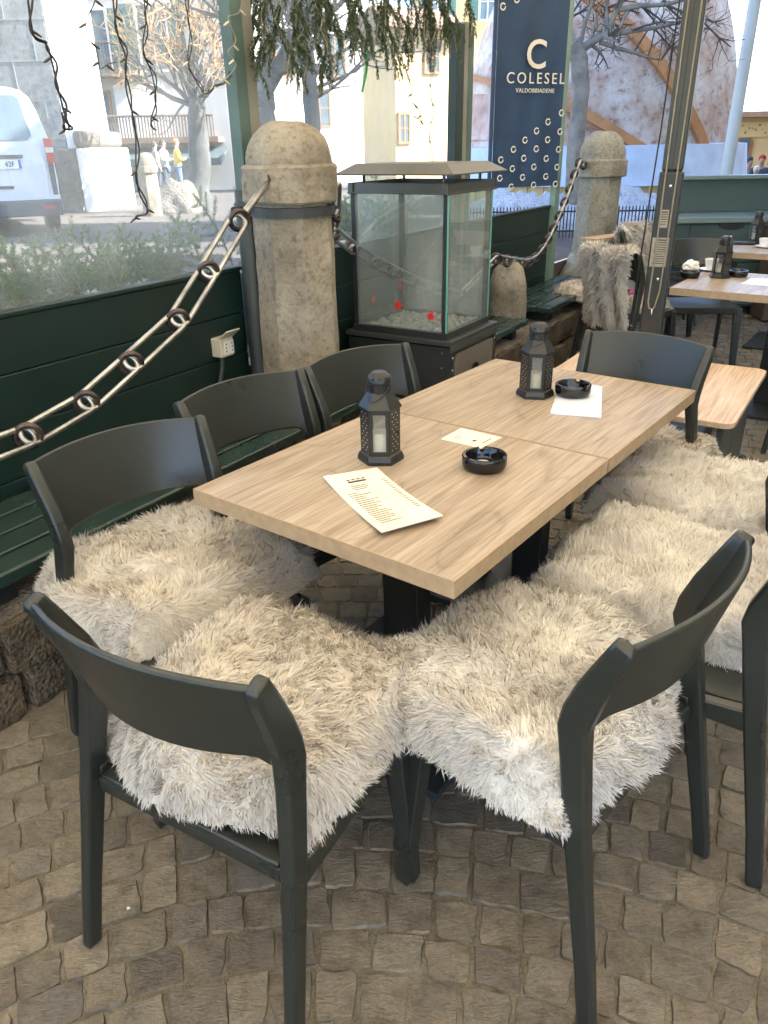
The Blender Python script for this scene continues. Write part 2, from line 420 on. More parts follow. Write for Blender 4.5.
M['plaza'] = mat_stone('plaza_gravel', (.075, .062, .054), (.105, .09, .078), (.135, .12, .105), 1.2, .4, .01)
M['snow'] = mat_stone('dirty_snow', (.50, .53, .57), (.74, .77, .82), (.84, .86, .9), 3.0, .8, .06)

def mat_cobble():
    m, nt, b = new_mat('porphyry_setts')
    g = node(nt, 'ShaderNodeNewGeometry')
    ri = ramp(nt, g.outputs['Random Per Island'], [(0, (.112, .100, .082)), (.2, (.188, .162, .122)), (.4, (.236, .203, .150)), (.6, (.163, .139, .108)), (.75, (.212, .188, .15)), (.88, (.27, .232, .172)), (1, (.15, .142, .13))])
    n = noise_tex(nt, 22, 7, .7); s = ramp(nt, n.outputs['Fac'], [(.3, (.50, .49, .47)), (.5, (1, 1, 1)), (.72, (1.3, 1.26, 1.18))])
    c = mixc(nt, .9, ri.outputs['Color'], s.outputs['Color'], 'MULTIPLY')
    n2 = noise_tex(nt, 110, 5, .7, (1, 1, 1)); s2 = ramp(nt, n2.outputs['Fac'], [(.35, (.7, .7, .68)), (.6, (1.1, 1.1, 1.1))])
    c = mixc(nt, .8, c, s2.outputs['Color'], 'MULTIPLY')
    nt.links.new(c, b.inputs['Base Color'])
    n4 = noise_tex(nt, 1.6, 4, .6); s4 = ramp(nt, n4.outputs['Fac'], [(.35, (.80, .79, .78)), (.6, (1.05, 1.04, 1.02))])
    c2 = mixc(nt, 1.0, c, s4.outputs['Color'], 'MULTIPLY'); nt.links.new(c2, b.inputs['Base Color'])
    n3 = noise_tex(nt, 26, 9, .68, (1.0, 2.6, 1.0), dist=1.6)
    ad = node(nt, 'ShaderNodeMath', operation='ADD'); nt.links.new(n3.outputs['Fac'], ad.inputs[0])
    ml = node(nt, 'ShaderNodeMath', operation='MULTIPLY'); ml.inputs[1].default_value = .25; nt.links.new(n2.outputs['Fac'], ml.inputs[0]); nt.links.new(ml.outputs[0], ad.inputs[1])
    bump(nt, b, ad.outputs[0], .85, .007)
    b.inputs['Roughness'].default_value = .46; b.inputs['Specular IOR Level'].default_value = .5
    return m
M['cobble'] = mat_cobble()
M['mortar'] = mat_stone('sandy_joint', (.105, .092, .068), (.175, .155, .116), (.23, .205, .155), 14, .5, .003)

def mat_dome():
    m, nt, b = new_mat('weathered_dome_plates')
    n = noise_tex(nt, 1.1, 9, .68); n2 = noise_tex(nt, 5, 6, .75); n3 = noise_tex(nt, .5, 2)
    r = ramp(nt, n.outputs['Fac'], [(.36, (.38, .23, .16)), (.46, (.45, .345, .285)), (.54, (.54, .475, .43)), (.7, (.68, .64, .61))])
    r2 = ramp(nt, n2.outputs['Fac'], [(.36, (.42, .26, .20)), (.44, (.85, .78, .74)), (.52, (1, 1, 1))])
    c = mixc(nt, .8, r.outputs['Color'], r2.outputs['Color'], 'MULTIPLY')
    nt.links.new(c, b.inputs['Base Color']); b.inputs['Roughness'].default_value = .6
    return m
M['dome'] = mat_dome()
M['dome_rust'] = pmat('rusty_dome_plate', (.40, .22, .17), .7, .35, 1.6, col2=(.50, .40, .36))

def mat_canopy():
    m, nt, b = new_mat('cream_canopy_fabric'); nt.nodes.remove(b)
    n = noise_tex(nt, 120, 3); r = ramp(nt, n.outputs['Fac'], [(.3, (.80, .73, .60)), (.7, (.86, .79, .66))])
    d = node(nt, 'ShaderNodeBsdfDiffuse'); t = node(nt, 'ShaderNodeBsdfTranslucent'); mx = node(nt, 'ShaderNodeMixShader'); mx.inputs[0].default_value = .72
    nt.links.new(r.outputs['Color'], d.inputs['Color']); nt.links.new(r.outputs['Color'], t.inputs['Color'])
    nt.links.new(d.outputs[0], mx.inputs[1]); nt.links.new(t.outputs[0], mx.inputs[2]); nt.links.new(mx.outputs[0], nt.nodes['Material Output'].inputs['Surface'])
    return m
M['canopy'] = mat_canopy()

def text_mesh(body, size, depth=.002, spacing=1.0, bold=0.0):
    """lettering laid out in the local xz plane, facing -y"""
    cu = bpy.data.curves.new('lettering', 'FONT'); cu.body = body; cu.size = size; cu.extrude = depth; cu.align_x = 'CENTER'; cu.align_y = 'CENTER'
    cu.space_character = spacing; cu.offset = bold; cu.resolution_u = 4
    o = bpy.data.objects.new('lettering_source', cu); COL.objects.link(o)
    dg = bpy.context.evaluated_depsgraph_get(); dg.update()
    me = bpy.data.meshes.new_from_object(o.evaluated_get(dg))
    bpy.data.objects.remove(o); bpy.data.curves.remove(cu)
    me.transform(Matrix.Rotation(R(90), 4, 'X'))
    return me
def letters(body, size, mat, parent, loc, rot=(0, 0, 0), **kw):
    me = text_mesh(body, size, **kw); me.materials.clear(); me.materials.append(mat)
    o = bpy.data.objects.new('lettering', me); link(o, parent); o.location = loc; o.rotation_euler = rot
    return o

def rock(prof_mb, amp, scale, seed=0.0):
    for i, v in enumerate(prof_mb.v):
        p = Vector(v); d = mnoise.noise_vector(p * scale + Vector((seed, seed * 2, 0))) * amp + mnoise.noise_vector(p * scale * 3.1) * amp * .4
        prof_mb.v[i] = tuple(p + d)
    return prof_mb

# ================================================================== SETTING
def make_cobbles():
    cx, cy = -.05, -.45
    V = []; loops = []; tot = []
    gu = np.array([0, .035, .2, .4, .6, .8, .965, 1.0]); G = len(gu)
    U, Vv = np.meshgrid(gu, gu)
    edge = np.minimum(np.minimum(U, 1 - U), np.minimum(Vv, 1 - Vv))
    quads = [(j * G + i, j * G + i + 1, (j + 1) * G + i + 1, (j + 1) * G + i) for j in range(G - 1) for i in range(G - 1)]
    q = np.array(quads)
    r = .55; base = 0
    lim_n = 1.93
    while r < 11.5:
        dr = rng.uniform(.092, .112)
        a = rng.uniform(0, .05) + R(12)
        wob = 1.3
        while a < R(168):
            w = rng.uniform(.076, .128) / (r + dr / 2)
            mx, my = cx + (r + dr / 2) * math.cos(a + w / 2), cy + (r + dr / 2) * math.sin(a + w / 2)
            n = WN.x * mx + WN.y * my; s = WD.x * mx + WD.y * my
            if n < lim_n and s < 9.05 and mx < 6 and my > .35 and abs(mx) < 1.2 + my:
                g = .0022
                ro = .022 * math.sin(3.1 * a + wob) + .012 * math.sin(7.3 * a + wob)
                j = lambda k: rng.uniform(-k, k)
                def pt(rr, aa): return (cx + rr * math.cos(aa), cy + rr * math.sin(aa))
                ga = g / r
                c = [pt(r + ro + g + j(.006), a + ga + j(.007) / r), pt(r + ro + g + j(.006), a + w - ga + j(.007) / r),
                     pt(r + ro + dr - g + j(.006), a + w - ga + j(.007) / r), pt(r + ro + dr - g + j(.006), a + ga + j(.007) / r)]
                c = np.array(c)
                X = (1 - U) * (1 - Vv) * c[0, 0] + U * (1 - Vv) * c[1, 0] + U * Vv * c[2, 0] + (1 - U) * Vv * c[3, 0]
                Y = (1 - U) * (1 - Vv) * c[0, 1] + U * (1 - Vv) * c[1, 1] + U * Vv * c[2, 1] + (1 - U) * Vv * c[3, 1]
                ph = rng.uniform(0, 6.3, 4)
                # rounded outline and wavering edges
                rim_ = np.clip(1 - edge / .12, 0, 1); X = X + (.0020 * np.sin(Y * 95 + ph[0]) + .0015 * np.sin(Y * 230 + ph[1])) * rim_; Y = Y + (.0020 * np.sin(X * 95 + ph[1]) + .0015 * np.sin(X * 230 + ph[2])) * rim_
                k = 1 - .09 * ((np.abs(U - .5) * 2) ** 6 * (np.abs(Vv - .5) * 2) ** 6)
                mxx, myy = X.mean(), Y.mean(); X = mxx + (X - mxx) * k; Y = myy + (Y - myy) * k
                tilt = rng.uniform(-.022, .022, 2)
                top = .0 + rng.uniform(-.002, .002)
                Z = top + tilt[0] * (X - mxx) + tilt[1] * (Y - myy) + .0022 * np.sin(X * 75 + ph[2]) * np.sin(Y * 60 + ph[3]) + rng.normal(0, .0011, X.shape)
                Z = np.where(edge < .01, Z - .011, Z)
                V.append(np.stack([X.ravel(), Y.ravel(), Z.ravel()], 1)); loops.append((q + base).ravel()); tot += [4] * len(q)
                base += G * G
            a += w
        r += dr
    o = raw_mesh('terrace_paving', np.concatenate(V), np.concatenate(loops), np.array(tot), M['cobble'], smooth=True)
    o.data.set_sharp_from_angle(angle=R(32))
    o.modifiers.new('soft', 'WEIGHTED_NORMAL') if False else None
    return tag(o, kind='structure')
make_cobbles()

b = MB(); b.add([W(-14, 2.6, -.0058), W(-14, -14, -.0058), W(9.4, -14, -.0058), W(9.4, 2.6, -.0058)], [(0, 1, 2, 3)])
tag(b.build('ground', M['mortar']), kind='structure')

# the square outside lies higher than the terrace and falls away gently
b = MB()
def pz(p):
    k = min(1, max(0, (p.x - 6.5) / 3.0)) * min(1, max(0, (p.y - 11) / 5.0)); k = k * k * (3 - 2 * k)
    return Vector((p.x, p.y, 0.69 - 0.02 * max(-2, min(p.y, 60)) - .95 * k))
far = 260
for (s0, s1, n0, n1) in ((-12, 9.2, 2.52, 60), (9.2, 120, -120, 60)):
    ks = 72; kn = 110; base = len(b.v)
    for i in range(ks + 1):
        for j in range(kn + 1):
            b.v.append(tuple(pz(W(s0 + (s1 - s0) * i / ks, n0 + (n1 - n0) * j / kn))))
    for i in range(ks):
        for j in range(kn):
            p = base + i * (kn + 1) + j; b.f.append((p, p + 1, p + kn + 2, p + kn + 1))
# riser towards the terrace
b.add([pz(W(9.2, 2.52)), pz(W(9.2, -60)), W(9.2, -60, -.1), W(9.2, 2.52, -.1)], [(0, 1, 2, 3)])
b.add([pz(W(-12, 2.52)), pz(W(9.2, 2.52)), W(9.2, 2.52, -.1), W(-12, 2.52, -.1)], [(0, 1, 2, 3)])
plz = b.build('plaza', M['plaza']); tag(plz, kind='structure')

for (x, y, lb) in ((-.595, 1.145, 'tiny white paper scrap on the setts beside the front left chair foot'), (.02, 1.235, 'tiny white paper scrap by the front leg of the front left chair'), (.865, 1.22, 'small white paper scrap on the setts at the right, near the cut chair leg')):
    b = MB(); b.prism([(.006 * math.cos(a) * random.uniform(.6, 1.2), .005 * math.sin(a) * random.uniform(.6, 1.2)) for a in [k * PI / 3 for k in range(6)]], 0, .0018)
    tag(b.build('paper_scrap', M['white_paper'], None, loc=(x, y, .006)), lb, 'litter', 'white scraps on the setts')
# ---------------------------------------------------------------- stone ledge
def ledge(s0, s1, label):
    t = thing('stone_ledge', label, 'stone wall', (0, 0, 0))
    b = MB(); z = -.01
    rows = [.16, .17]
    for hgt in rows:
        s = s0
        while s < s1 - .02:
            L = min(random.uniform(.2, .48), s1 - s)
            if s1 - (s + L) < .1: L = s1 - s
            bb = bmesh.new()
            bmesh.ops.create_cube(bb, size=1); bmesh.ops.subdivide_edges(bb, edges=bb.edges, cuts=4, use_grid_fill=True)
            out = random.uniform(-.02, .025)
            sd = random.uniform(0, 90)
            base = len(b.v)
            for v in bb.verts:
                c = v.co.copy()
                m = max(abs(c.x), abs(c.y), abs(c.z))
                rr = c.normalized() * .62
                c = c.lerp(rr, .16)
                p = W(s + L / 2 + c.x * (L - .012), 2.02 + out + c.y * .24, z + hgt / 2 + c.z * (hgt - .010))
                p += mnoise.noise_vector(p * 7 + Vector((sd, 0, 0))) * .022 + mnoise.noise_vector(p * 22) * .009
                b.v.append(tuple(p))
            bb.verts.index_update()
            for f in bb.faces: b.f.append(tuple(base + v.index for v in f.verts))
            bb.free()
            s += L
        z += hgt
    b.build('stone_face', M['ledge_stone'], t, smooth=60)
    b = MB(); n = int((s1 - s0) / .06)
    base = len(b.v); kn = 9
    for i in range(n + 1):
        for j in range(kn + 1):
            p = W(s0 + (s1 - s0) * i / n, 1.93 + (2.52 - 1.93) * j / kn, .335)
            p.z += mnoise.noise(p * 6) * .02 + mnoise.noise(p * 25) * .008 - (.02 if j == 0 else 0)
            b.v.append(tuple(p))
    for i in range(n):
        for j in range(kn):
            p = base + i * (kn + 1) + j; b.f.append((p, p + kn + 1, p + kn + 2, p + 1))
    # sides down so nothing shows under the cap
    b.add([W(s0 + .02, 2.1, 0), W(s1 - .02, 2.1, 0), W(s1 - .02, 2.1, .33), W(s0 + .02, 2.1, .33)], [(0, 1, 2, 3)])
    b.build('earth_top', M['earth'], t, smooth=60)
    return t
ledge(-1.2, 3.33, 'low rough stone ledge under the left bench, behind the left row of chairs')
ledge(4.12, 9.1, 'low rough stone ledge right of the glass stove, carrying the far benches')

# ---------------------------------------------------------------- timber screen panels and posts
def panel(s0, s1, label, boards=4):
    t = thing('board_fence', label, 'screen', (0, 0, 0), group='green board panels of the terrace screen')
    z0, z1 = .30, 1.045; h = (z1 - z0) / boards
    for k in range(boards):
        b = MB(); b.box(W((s0 + s1) / 2, 2.47, z0 + h * (k + .5)), (s1 - s0, .035, h - .003), WA)
        b.build('board', M['green_board'], t, bevel=.004)
    b = MB(); b.box(W((s0 + s1) / 2, 2.468, z1 + .010), (s1 - s0, .055, .018), WA); b.build('cap_rail', M['green_board'], t, bevel=.004)
    return t
panel(-1.5, 2.70, 'dark green board panel behind the left bench, carrying the cream power outlet')
panel(2.92, 4.74, 'green board panel seen through the glass stove, behind it')
panel(5.02, 6.66, 'green board panel right of the glass stove, below the navy banner')

def pane(s0, s1, z1, label, name='windscreen_pane'):
    b = MB(); b.box(W((s0 + s1) / 2, 2.475, (1.066 + z1) / 2), (s1 - s0, .006, z1 - 1.066), WA)
    return tag(b.build(name, M['pane']), label, 'windscreen', 'clear panes of the terrace windscreen')
pane(-1.5, 2.74, 2.75, 'dusty clear windscreen pane above the left green panel, in front of the van')
pane(2.93, 4.75, 2.75, 'dusty clear windscreen pane behind the bollard and stove, under the conifer garland')

def bar(name, s, n, z0, z1, w, dd, mat, parent, lean=0.0):
    b = MB(); b.box(W(s, n, (z0 + z1) / 2), (w, dd, z1 - z0), WA); return b.build(name, mat, parent, bevel=.003)
t = thing('screen_post', 'grey green post with a dark pipe foot and clamp, left of the large bollard', 'post', group='posts of the terrace screen')
bar('green_upright', 2.775, 2.44, .3, 2.8, .07, .06, M['green_post'], t); bar('beige_upright', 2.845, 2.44, .3, 2.8, .066, .05, M['beige_post'], t)
b = MB(); c = W(2.695, 2.375); b.tube([c + Vector((0, 0, .3)), c + Vector((0, 0, 1.385))], .048, 20); b.build('pipe_foot', M['pipe'], t, smooth=40)
b = MB(); b.lathe([(.052, 1.29), (.056, 1.295), (.056, 1.33), (.052, 1.335)], 20, (c.x, c.y, 0)); b.tube([c + WD * -.11 - WN * .02 + Vector((0, 0, 1.31)), c + Vector((0, 0, 1.31))], .014, 10)
b.build('clamp', M['iron'], t, smooth=40)
t = thing('screen_post', 'short dark green and beige double post between stove roof and navy banner', 'post', group='posts of the terrace screen')
bar('green_upright', 4.81, 2.44, .3, 2.20, .10, .06, M['green_board'], t); bar('beige_upright', 4.893, 2.44, .3, 2.215, .062, .05, M['beige_post'], t); bar('rear_upright', 4.965, 2.44, .3, 2.20, .075, .05, M['green_post'], t)
t = thing('screen_post', 'slim pale green post along the right edge of the navy banner', 'post', group='posts of the terrace screen')
bar('upright', 6.72, 2.44, .3, 3.2, .10, .05, M['pale_green_post'], t); bar('side_batten', 6.79, 2.47, .3, 3.2, .03, .03, M['green_post'], t)

t = thing('head_rail', 'dark green rail along the top of the left windscreen, holding the light strings', 'rail')
b = MB(); b.box(W(.62, 2.45, 2.76), (4.35, .07, .06), WA); b.build('beam', M['green_board'], t, bevel=.004)
# power outlet with open lid
t = thing('power_outlet', 'cream double power outlet with raised lid on the dark green board', 'outlet', W(2.50, 2.452, .74), WA)
b = MB(); b.box((0, -.03, .0), (.085, .06, .085)); b.build('box', M['plug'], t, bevel=.006)
b = MB(); b.box((.008, -.062, -.002), (.062, .004, .062)); b.build('socket_face', M['white_plastic'], t, bevel=.002)
b = MB()
for sx in (-.012, .026):
    for k in (-.016, 0, .016): b.box((sx, -.0645, k), (.006, .002, .006))
b.build('pin_hole', M['black_ink'], t)
b = MB(); b.box((0, -.075, .058), (.088, .075, .007), M=Matrix.Rotation(R(-38), 3, 'X')); b.build('lid', M['plug'], t, bevel=.003)
b = MB(); b.tube([(-.01, -.03, -.04), (-.015, -.03, -.09), (-.03, -.02, -.16), (-.05, -.01, -.22), (-.06, 0, -.34)], .011, 10); b.build('conduit', M['pipe'], t, smooth=60)

# ---------------------------------------------------------------- benches
def bench(s0, s1, label, slats=4):
    t = thing('slat_bench', label, 'bench', (0, 0, 0), group='green slat benches along the screen')
    n0, n1 = 1.93, 2.42; w = (n1 - n0) / slats
    for k in range(slats):
        b = MB(); b.box(W((s0 + s1) / 2, n0 + w * (k + .5), .432 if k else .43), (s1 - s0, w - .016, .038 if k else .045), WA)
        b.build('slat', M['green_slat'], t, bevel=.010 if k == 0 else .006, segs=3)
    L = s1 - s0; m = max(2, int(L / 1.0) + 1)
    for i in range(m):
        s = s0 + .14 + (L - .28) * i / (m - 1)
        b = MB(); b.box(W(s, 2.19, .374), (.07, .42, .076), WA); b.build('bearer', M['black_metal'], t, bevel=.004)
    return t
bench(-1.2, 3.25, 'long dark green slat bench behind the left row of chairs')
bench(4.2, 5.0, 'short green slat bench between the glass stove and stub stone')
bench(5.42, 6.95, 'green slat bench below the navy banner, left of the fur draped chair')

# ---------------------------------------------------------------- bollards
def bollard(name, label, c, mat, ztop, rs, collar, z0, zc0, zc1, iron=True, rz=0.0, group=None):
    t = thing(name, label, 'bollard', (c.x, c.y, 0), rz, group)
    N = 64
    def octr(r, an, sharp):  # octagon with chamfers
        k = (an % (PI / 4)) - PI / 8
        return r * ((1 - sharp) + sharp * math.cos(PI / 8) / math.cos(k) * 1.05)
    b = MB(); prof = []
    def ringp(r, z, sh): prof.append((r, z, sh))
    nz = 26
    for i in range(nz): 
        z = z0 + (zc0 - .002 - z0) * i / (nz - 1); ringp(rs * (1.08 - .08 * i / (nz - 1)), z, 1)
    for z, k in ((zc0, .97), (zc0 + .008, 1.0),): ringp(collar * k, z, .85)
    for i in range(1, 7): ringp(collar, zc0 + .008 + (zc1 - zc0 - .016) * i / 6, .8)
    ringp(collar * .965, zc1, .6); ringp(collar * .90, zc1 + .004, .2)
    hd = ztop - zc1
    for i in range(15):
        q_ = i / 14
        ringp(collar * .90 * math.sqrt(1 - .80 * q_ ** 2.3), zc1 + .006 + (hd - .014) * q_, .55 * (1 - q_))
    ringp(collar * .36, ztop - .004, 0); ringp(collar * .28, ztop, 0); ringp(.004, ztop, 0)
    base = 0
    for r, z, sh in prof:
        for k in range(N):
            an = 2 * PI * k / N; rr = octr(r, an, sh)
            p = Vector((rr * math.cos(an), rr * math.sin(an), z))
            dv = mnoise.noise_vector(p * 6 + Vector((c.x, 0, 0))) * .007 + mnoise.noise_vector(p * 17) * .004 + mnoise.noise_vector(p * 50) * .0015
            b.v.append(tuple(p + dv))
    m = len(prof)
    for i in range(m - 1):
        for k in range(N): b.f.append((i * N + k, i * N + (k + 1) % N, (i + 1) * N + (k + 1) % N, (i + 1) * N + k))
    b.f.append(tuple((m - 1) * N + k for k in range(N)))
    b.build('stone_body', mat, t, smooth=24)
    if iron:
        b = MB(); b.lathe([(rs, zc0 - .054), (rs * 1.05 + .012, zc0 - .052), (rs * 1.05 + .012, zc0 - .016), (rs, zc0 - .014)], 32)
        b.build('iron_band', M['iron'], t, smooth=40)
    return t
BC = W(2.79, 2.20)
bollard('stone_bollard', 'large weathered stone bollard with domed head and iron band, left of the glass stove', BC, M['bollard_stone'], 1.645, .168, .203, .3, 1.335, 1.478, True, R(20), 'stone bollards with chains')
bh = bpy.data.objects['stone_bollard']
b = MB(); b.lathe([(0, 0), (.026, 0), (.026, .026), (0, .026)], 20); o = b.build('chain_hole', M['black_ink'], bh)
_p = Vector((.178 * math.cos(WA + R(188)), .178 * math.sin(WA + R(188)), 1.43)); o.matrix_local = Matrix.Rotation(R(20), 4, 'Z').inverted() @ Matrix.Translation(_p) @ Matrix.Rotation(WA + R(188), 4, 'Z') @ Matrix.Rotation(R(90), 4, 'Y')
PC = W(7.40, 2.27)
PB = bollard('stone_bollard', 'grey lichened stone bollard behind the fur draped chair, right of the banner', PC, M['pillar_stone'], 1.625, .185, .225, .3, 1.26, 1.40, False, R(10), 'stone bollards with chains')
b = MB(); b.lathe([(.30, .3), (.30, .42), (.27, .46), (.24, .50), (.22, .58), (.20, .60)], 40); rock(b, .012, 6)
b.build('stone_foot', M['pillar_stone'], PB, smooth=50)
SC = W(5.14, 2.16)
b = MB(); b.lathe([(.135, .30), (.137, .42), (.135, .55), (.128, .60), (.130, .61), (.122, .68), (.10, .75), (.06, .795), (.0, .81)], 40, (SC.x, SC.y, 0)); rock(b, .010, 7)
tag(b.build('stub_stone', M['bollard_stone'], None, smooth=50), 'low rounded tan stub stone between two green benches, under the chain ring', 'stub stone')

# ---------------------------------------------------------------- chains: long links joined by rings
def chain(label, nodes, linkw, bar_r, ring_r, rod=False):
    t = thing('bollard_chain', label, 'chain', (0, 0, 0), group='iron chains between the bollards')
    for i, p in enumerate(nodes):
        a = nodes[max(0, i - 1)]; c = nodes[min(len(nodes) - 1, i + 1)]
        tn = (Vector(c) - Vector(a)).normalized()
        side = tn.cross(Vector((0, 0, 1))).normalized(); upv = side.cross(tn)
        if 0 < i:
            pts = []
            for k in range(20):
                an = 2 * PI * k / 20
                e = (tn * .8 + side * .6).normalized()
                pts.append(Vector(p) + (e * math.cos(an) + upv * math.sin(an)) * ring_r)
            b = MB(); b.tube(pts, bar_r * 1.05, 8, closed=True); b.build('ring', M['ring'], t, smooth=80)
        if i == 0 and rod:
            b = MB(); b.tube([Vector(p), Vector(p).lerp(Vector(nodes[1]), .9)], bar_r * 1.5, 10); b.build('eye_rod', M['chain'], t, smooth=60)
        elif i < len(nodes) - 1:
            q = Vector(nodes[i + 1]); p0 = Vector(p)
            ax = (q - p0); L = ax.length; ax.normalize()
            sd = ax.cross(Vector((0, 0, 1))).normalized(); u2 = sd.cross(ax)
            # the two bars lie one above the other, slightly turned
            e = (u2 * .80 + sd * .6).normalized()
            hl = L / 2 + ring_r * .55 - linkw / 2; mid = (p0 + q) / 2; pts = []
            for k in range(9):
                an = -PI / 2 + PI * k / 8; pts.append(mid + ax * (hl + linkw / 2 * math.cos(an)) + e * (linkw / 2 * math.sin(an)))
            for k in range(9):
                an = PI / 2 + PI * k / 8; pts.append(mid + ax * (-hl + linkw / 2 * math.cos(an)) + e * (linkw / 2 * math.sin(an)))
            b = MB(); b.tube(pts, bar_r, 8, closed=True); b.build('link', M['chain'], t, smooth=80)
    return t
nl = [W(2.79 + .15 * math.cos(R(188)) , 2.2 + .15 * math.sin(R(188)), 1.435)] + [W(s, 2.10, z) for s, z in ((2.332, 1.299), (2.135, 1.134), (1.955, .989), (1.715, .887), (1.508, .802), (1.282, .759), (1.04, .752), (.80, .79), (.58, .86))]
chain('heavy iron chain of long links sagging from the large bollard across the green panel', nl, .062, .0095, .036, True)
pts = [(2.99, 2.10, 1.38), (3.12, 2.2, 1.26), (3.28, 2.33, 1.16)] + [(3.28 + .19 * k, 2.36 - .012 * k, 1.16 - .46 * (1 - ((k - 8) / 8) ** 2) * .55 - .30 * k / 8) for k in range(1, 8)]
pts += [(4.86, 2.14, .855), (5.0, 2.12, .825), (5.14, 2.12, .80), (5.28, 2.12, .775), (5.43, 2.13, .765), (5.58, 2.14, .775), (5.73, 2.15, .815), (5.87, 2.16, .875), (6.0, 2.17, .945), (6.13, 2.18, 1.025), (6.26, 2.19, 1.115), (6.38, 2.20, 1.21), (6.5, 2.21, 1.31), (6.62, 2.22, 1.39)]
nr = [W(s, n, z) for s, n, z in pts] + [PC + Vector((-.20, -.16, 1.36))]
chain('iron chain from the large bollard over the stub stone up to the far bollard', nr, .052, .010, .032)

# ---------------------------------------------------------------- glass patio stove
SO = W(3.45, 1.77)                       # near corner on the terrace side
t = thing('glass_stove', 'tall glass sided patio stove with metal roof between the two bollards', 'patio stove', tuple(SO), WA)
WS, DS = .545, .60                        # along the screen, towards the screen
b = MB(); b.box((WS / 2 + .012, DS / 2, .31), (WS + .018, DS + .03, .58)); b.build('base_cabinet', M['dark_metal'], t, bevel=.003)
b = MB(); b.box((WS / 2 + .012, DS / 2, .622), (WS + .045, DS + .05, .026)); b.box((WS / 2 + .012, -.022, .59), (WS + .036, .008, .036)); b.build('base_rim', M['grey_metal'], t, bevel=.003)
# door panel with round hole on the terrace side
b = MB(); HC = (.30, .40); hr = .062; N = 32; vs = []
outer = []; x0, x1, z0, z1 = .045, WS - .020, .08, .555
for k in range(N):
    an = 2 * PI * k / N; ca, sa = math.cos(an), math.sin(an)
    tt = min(((x1 - HC[0]) / ca if ca > 1e-6 else (x0 - HC[0]) / ca if ca < -1e-6 else 9), ((z1 - HC[1]) / sa if sa > 1e-6 else (z0 - HC[1]) / sa if sa < -1e-6 else 9))
    outer.append((HC[0] + ca * tt, HC[1] + sa * tt))
for y in (-.024, -.016):
    for k in range(N): vs.append((HC[0] + hr * math.cos(2 * PI * k / N), y, HC[1] + hr * math.sin(2 * PI * k / N)))
    for k in range(N): vs.append((outer[k][0], y, outer[k][1]))
fs = []
for k in range(N):
    q = (k + 1) % N
    fs += [(k, q, N + q, N + k), (2 * N + q, 2 * N + k, 3 * N + k, 3 * N + q), (k, 2 * N + k, 2 * N + q, q), (N + k, N + q, 3 * N + q, 3 * N + k)]
b.add(vs, fs); b.build('hatch_door', M['door_metal'], t)
b = MB(); b.lathe([(.0, 0), (hr + .004, 0)], 24); 
hole = b.build('hatch_hole', M['black_ink'], t); hole.location = (HC[0], -.0005 + .006, HC[1]); hole.rotation_euler = (R(90), 0, 0); hole.location.y = -.0165
for x in (.022, WS + .002):
    b = MB(); b.box((x, -.018, .30), (.03, .010, .54)); b.build('side_stile', M['dark_metal'], t, bevel=.002)
def screws(pts, parent, ax='y', r=.006):
    for p in pts:
        b = MB(); b.lathe([(r, 0), (r * .8, .003), (0, .004)], 10); o = b.build('screw', M['chrome'], parent)
        o.location = p; o.rotation_euler = (R(90), 0, 0) if ax == 'y' else (0, R(-90), 0)
screws([(.022, -.0235, .545), (.022, -.0235, .48), (WS + .002, -.0235, .545)], t)
screws([(.0025, .03, .57), (.0025, .03, .49), (.0025, DS - .03, .57)], t, 'x')
# glass box
i = .028; zg0, zg1 = .655, 1.345
b = MB()
for (x, y, sx, sy) in ((WS / 2, i, WS - 2 * i + .03, .034), (WS / 2, DS - i, WS - 2 * i + .03, .034), (i, DS / 2, .034, DS - 2 * i - .01), (WS - i, DS / 2, .034, DS - 2 * i - .01)):
    b.box((x, y, .652), (sx, sy, .035))
b.build('lower_frame', M['dark_metal'], t, bevel=.002)
b = MB()
for (x, y, sx, sy) in ((WS / 2, i, WS - 2 * i + .05, .03), (WS / 2, DS - i, WS - 2 * i + .05, .03), (i, DS / 2, .03, DS - 2 * i - .01), (WS - i, DS / 2, .03, DS - 2 * i - .01)):
    b.box((x, y, 1.355), (sx, sy, .05))
for (x, y, sx, sy) in ((WS / 2, i - .018, WS - 2 * i + .07, .012), (i - .018, DS / 2, .012, DS - 2 * i + .04)):
    b.box((x, y, 1.333), (sx, sy, .008))
b.build('upper_frame', M['grey_metal'], t, bevel=.002)
for (x, y) in ((i + .004, i + .004), (WS - i - .004, i + .004), (i + .004, DS - i - .004), (WS - i - .004, DS - i - .004)):
    b = MB(); b.box((x, y, 1.0), (.026, .026, .665)); b.build('corner_post', M['dark_metal'], t, bevel=.002)
b = MB(); b.box((i - .006, DS / 2, 1.0), (.005, DS - 2 * i + .012, .655)); b.build('glass_pane', M['stove_glass'], t)
b = MB(); b.box((WS / 2, i - .012, 1.0), (WS - 2 * i + .012, .005, .655)); b.build('glass_pane', M['stove_glass'], t)
b = MB(); b.box((WS / 2, DS - i + .010, 1.0), (WS - 2 * i, .005, .655)); b.build('glass_pane', M['stove_glass'], t)
b = MB(); b.box((WS - i + .010, DS / 2, 1.0), (.005, DS - 2 * i - .03, .655)); b.build('glass_pane', M['stove_glass'], t)
b = MB(); b.box((i - .011, i - .0125, 1.0), (.006, .007, .655)); b.build('glass_edge', M['glass_edge'], t)
b = MB(); b.box((WS - i + .004, i - .0125, 1.0), (.004, .007, .655)); b.build('glass_edge', M['glass_edge'], t)
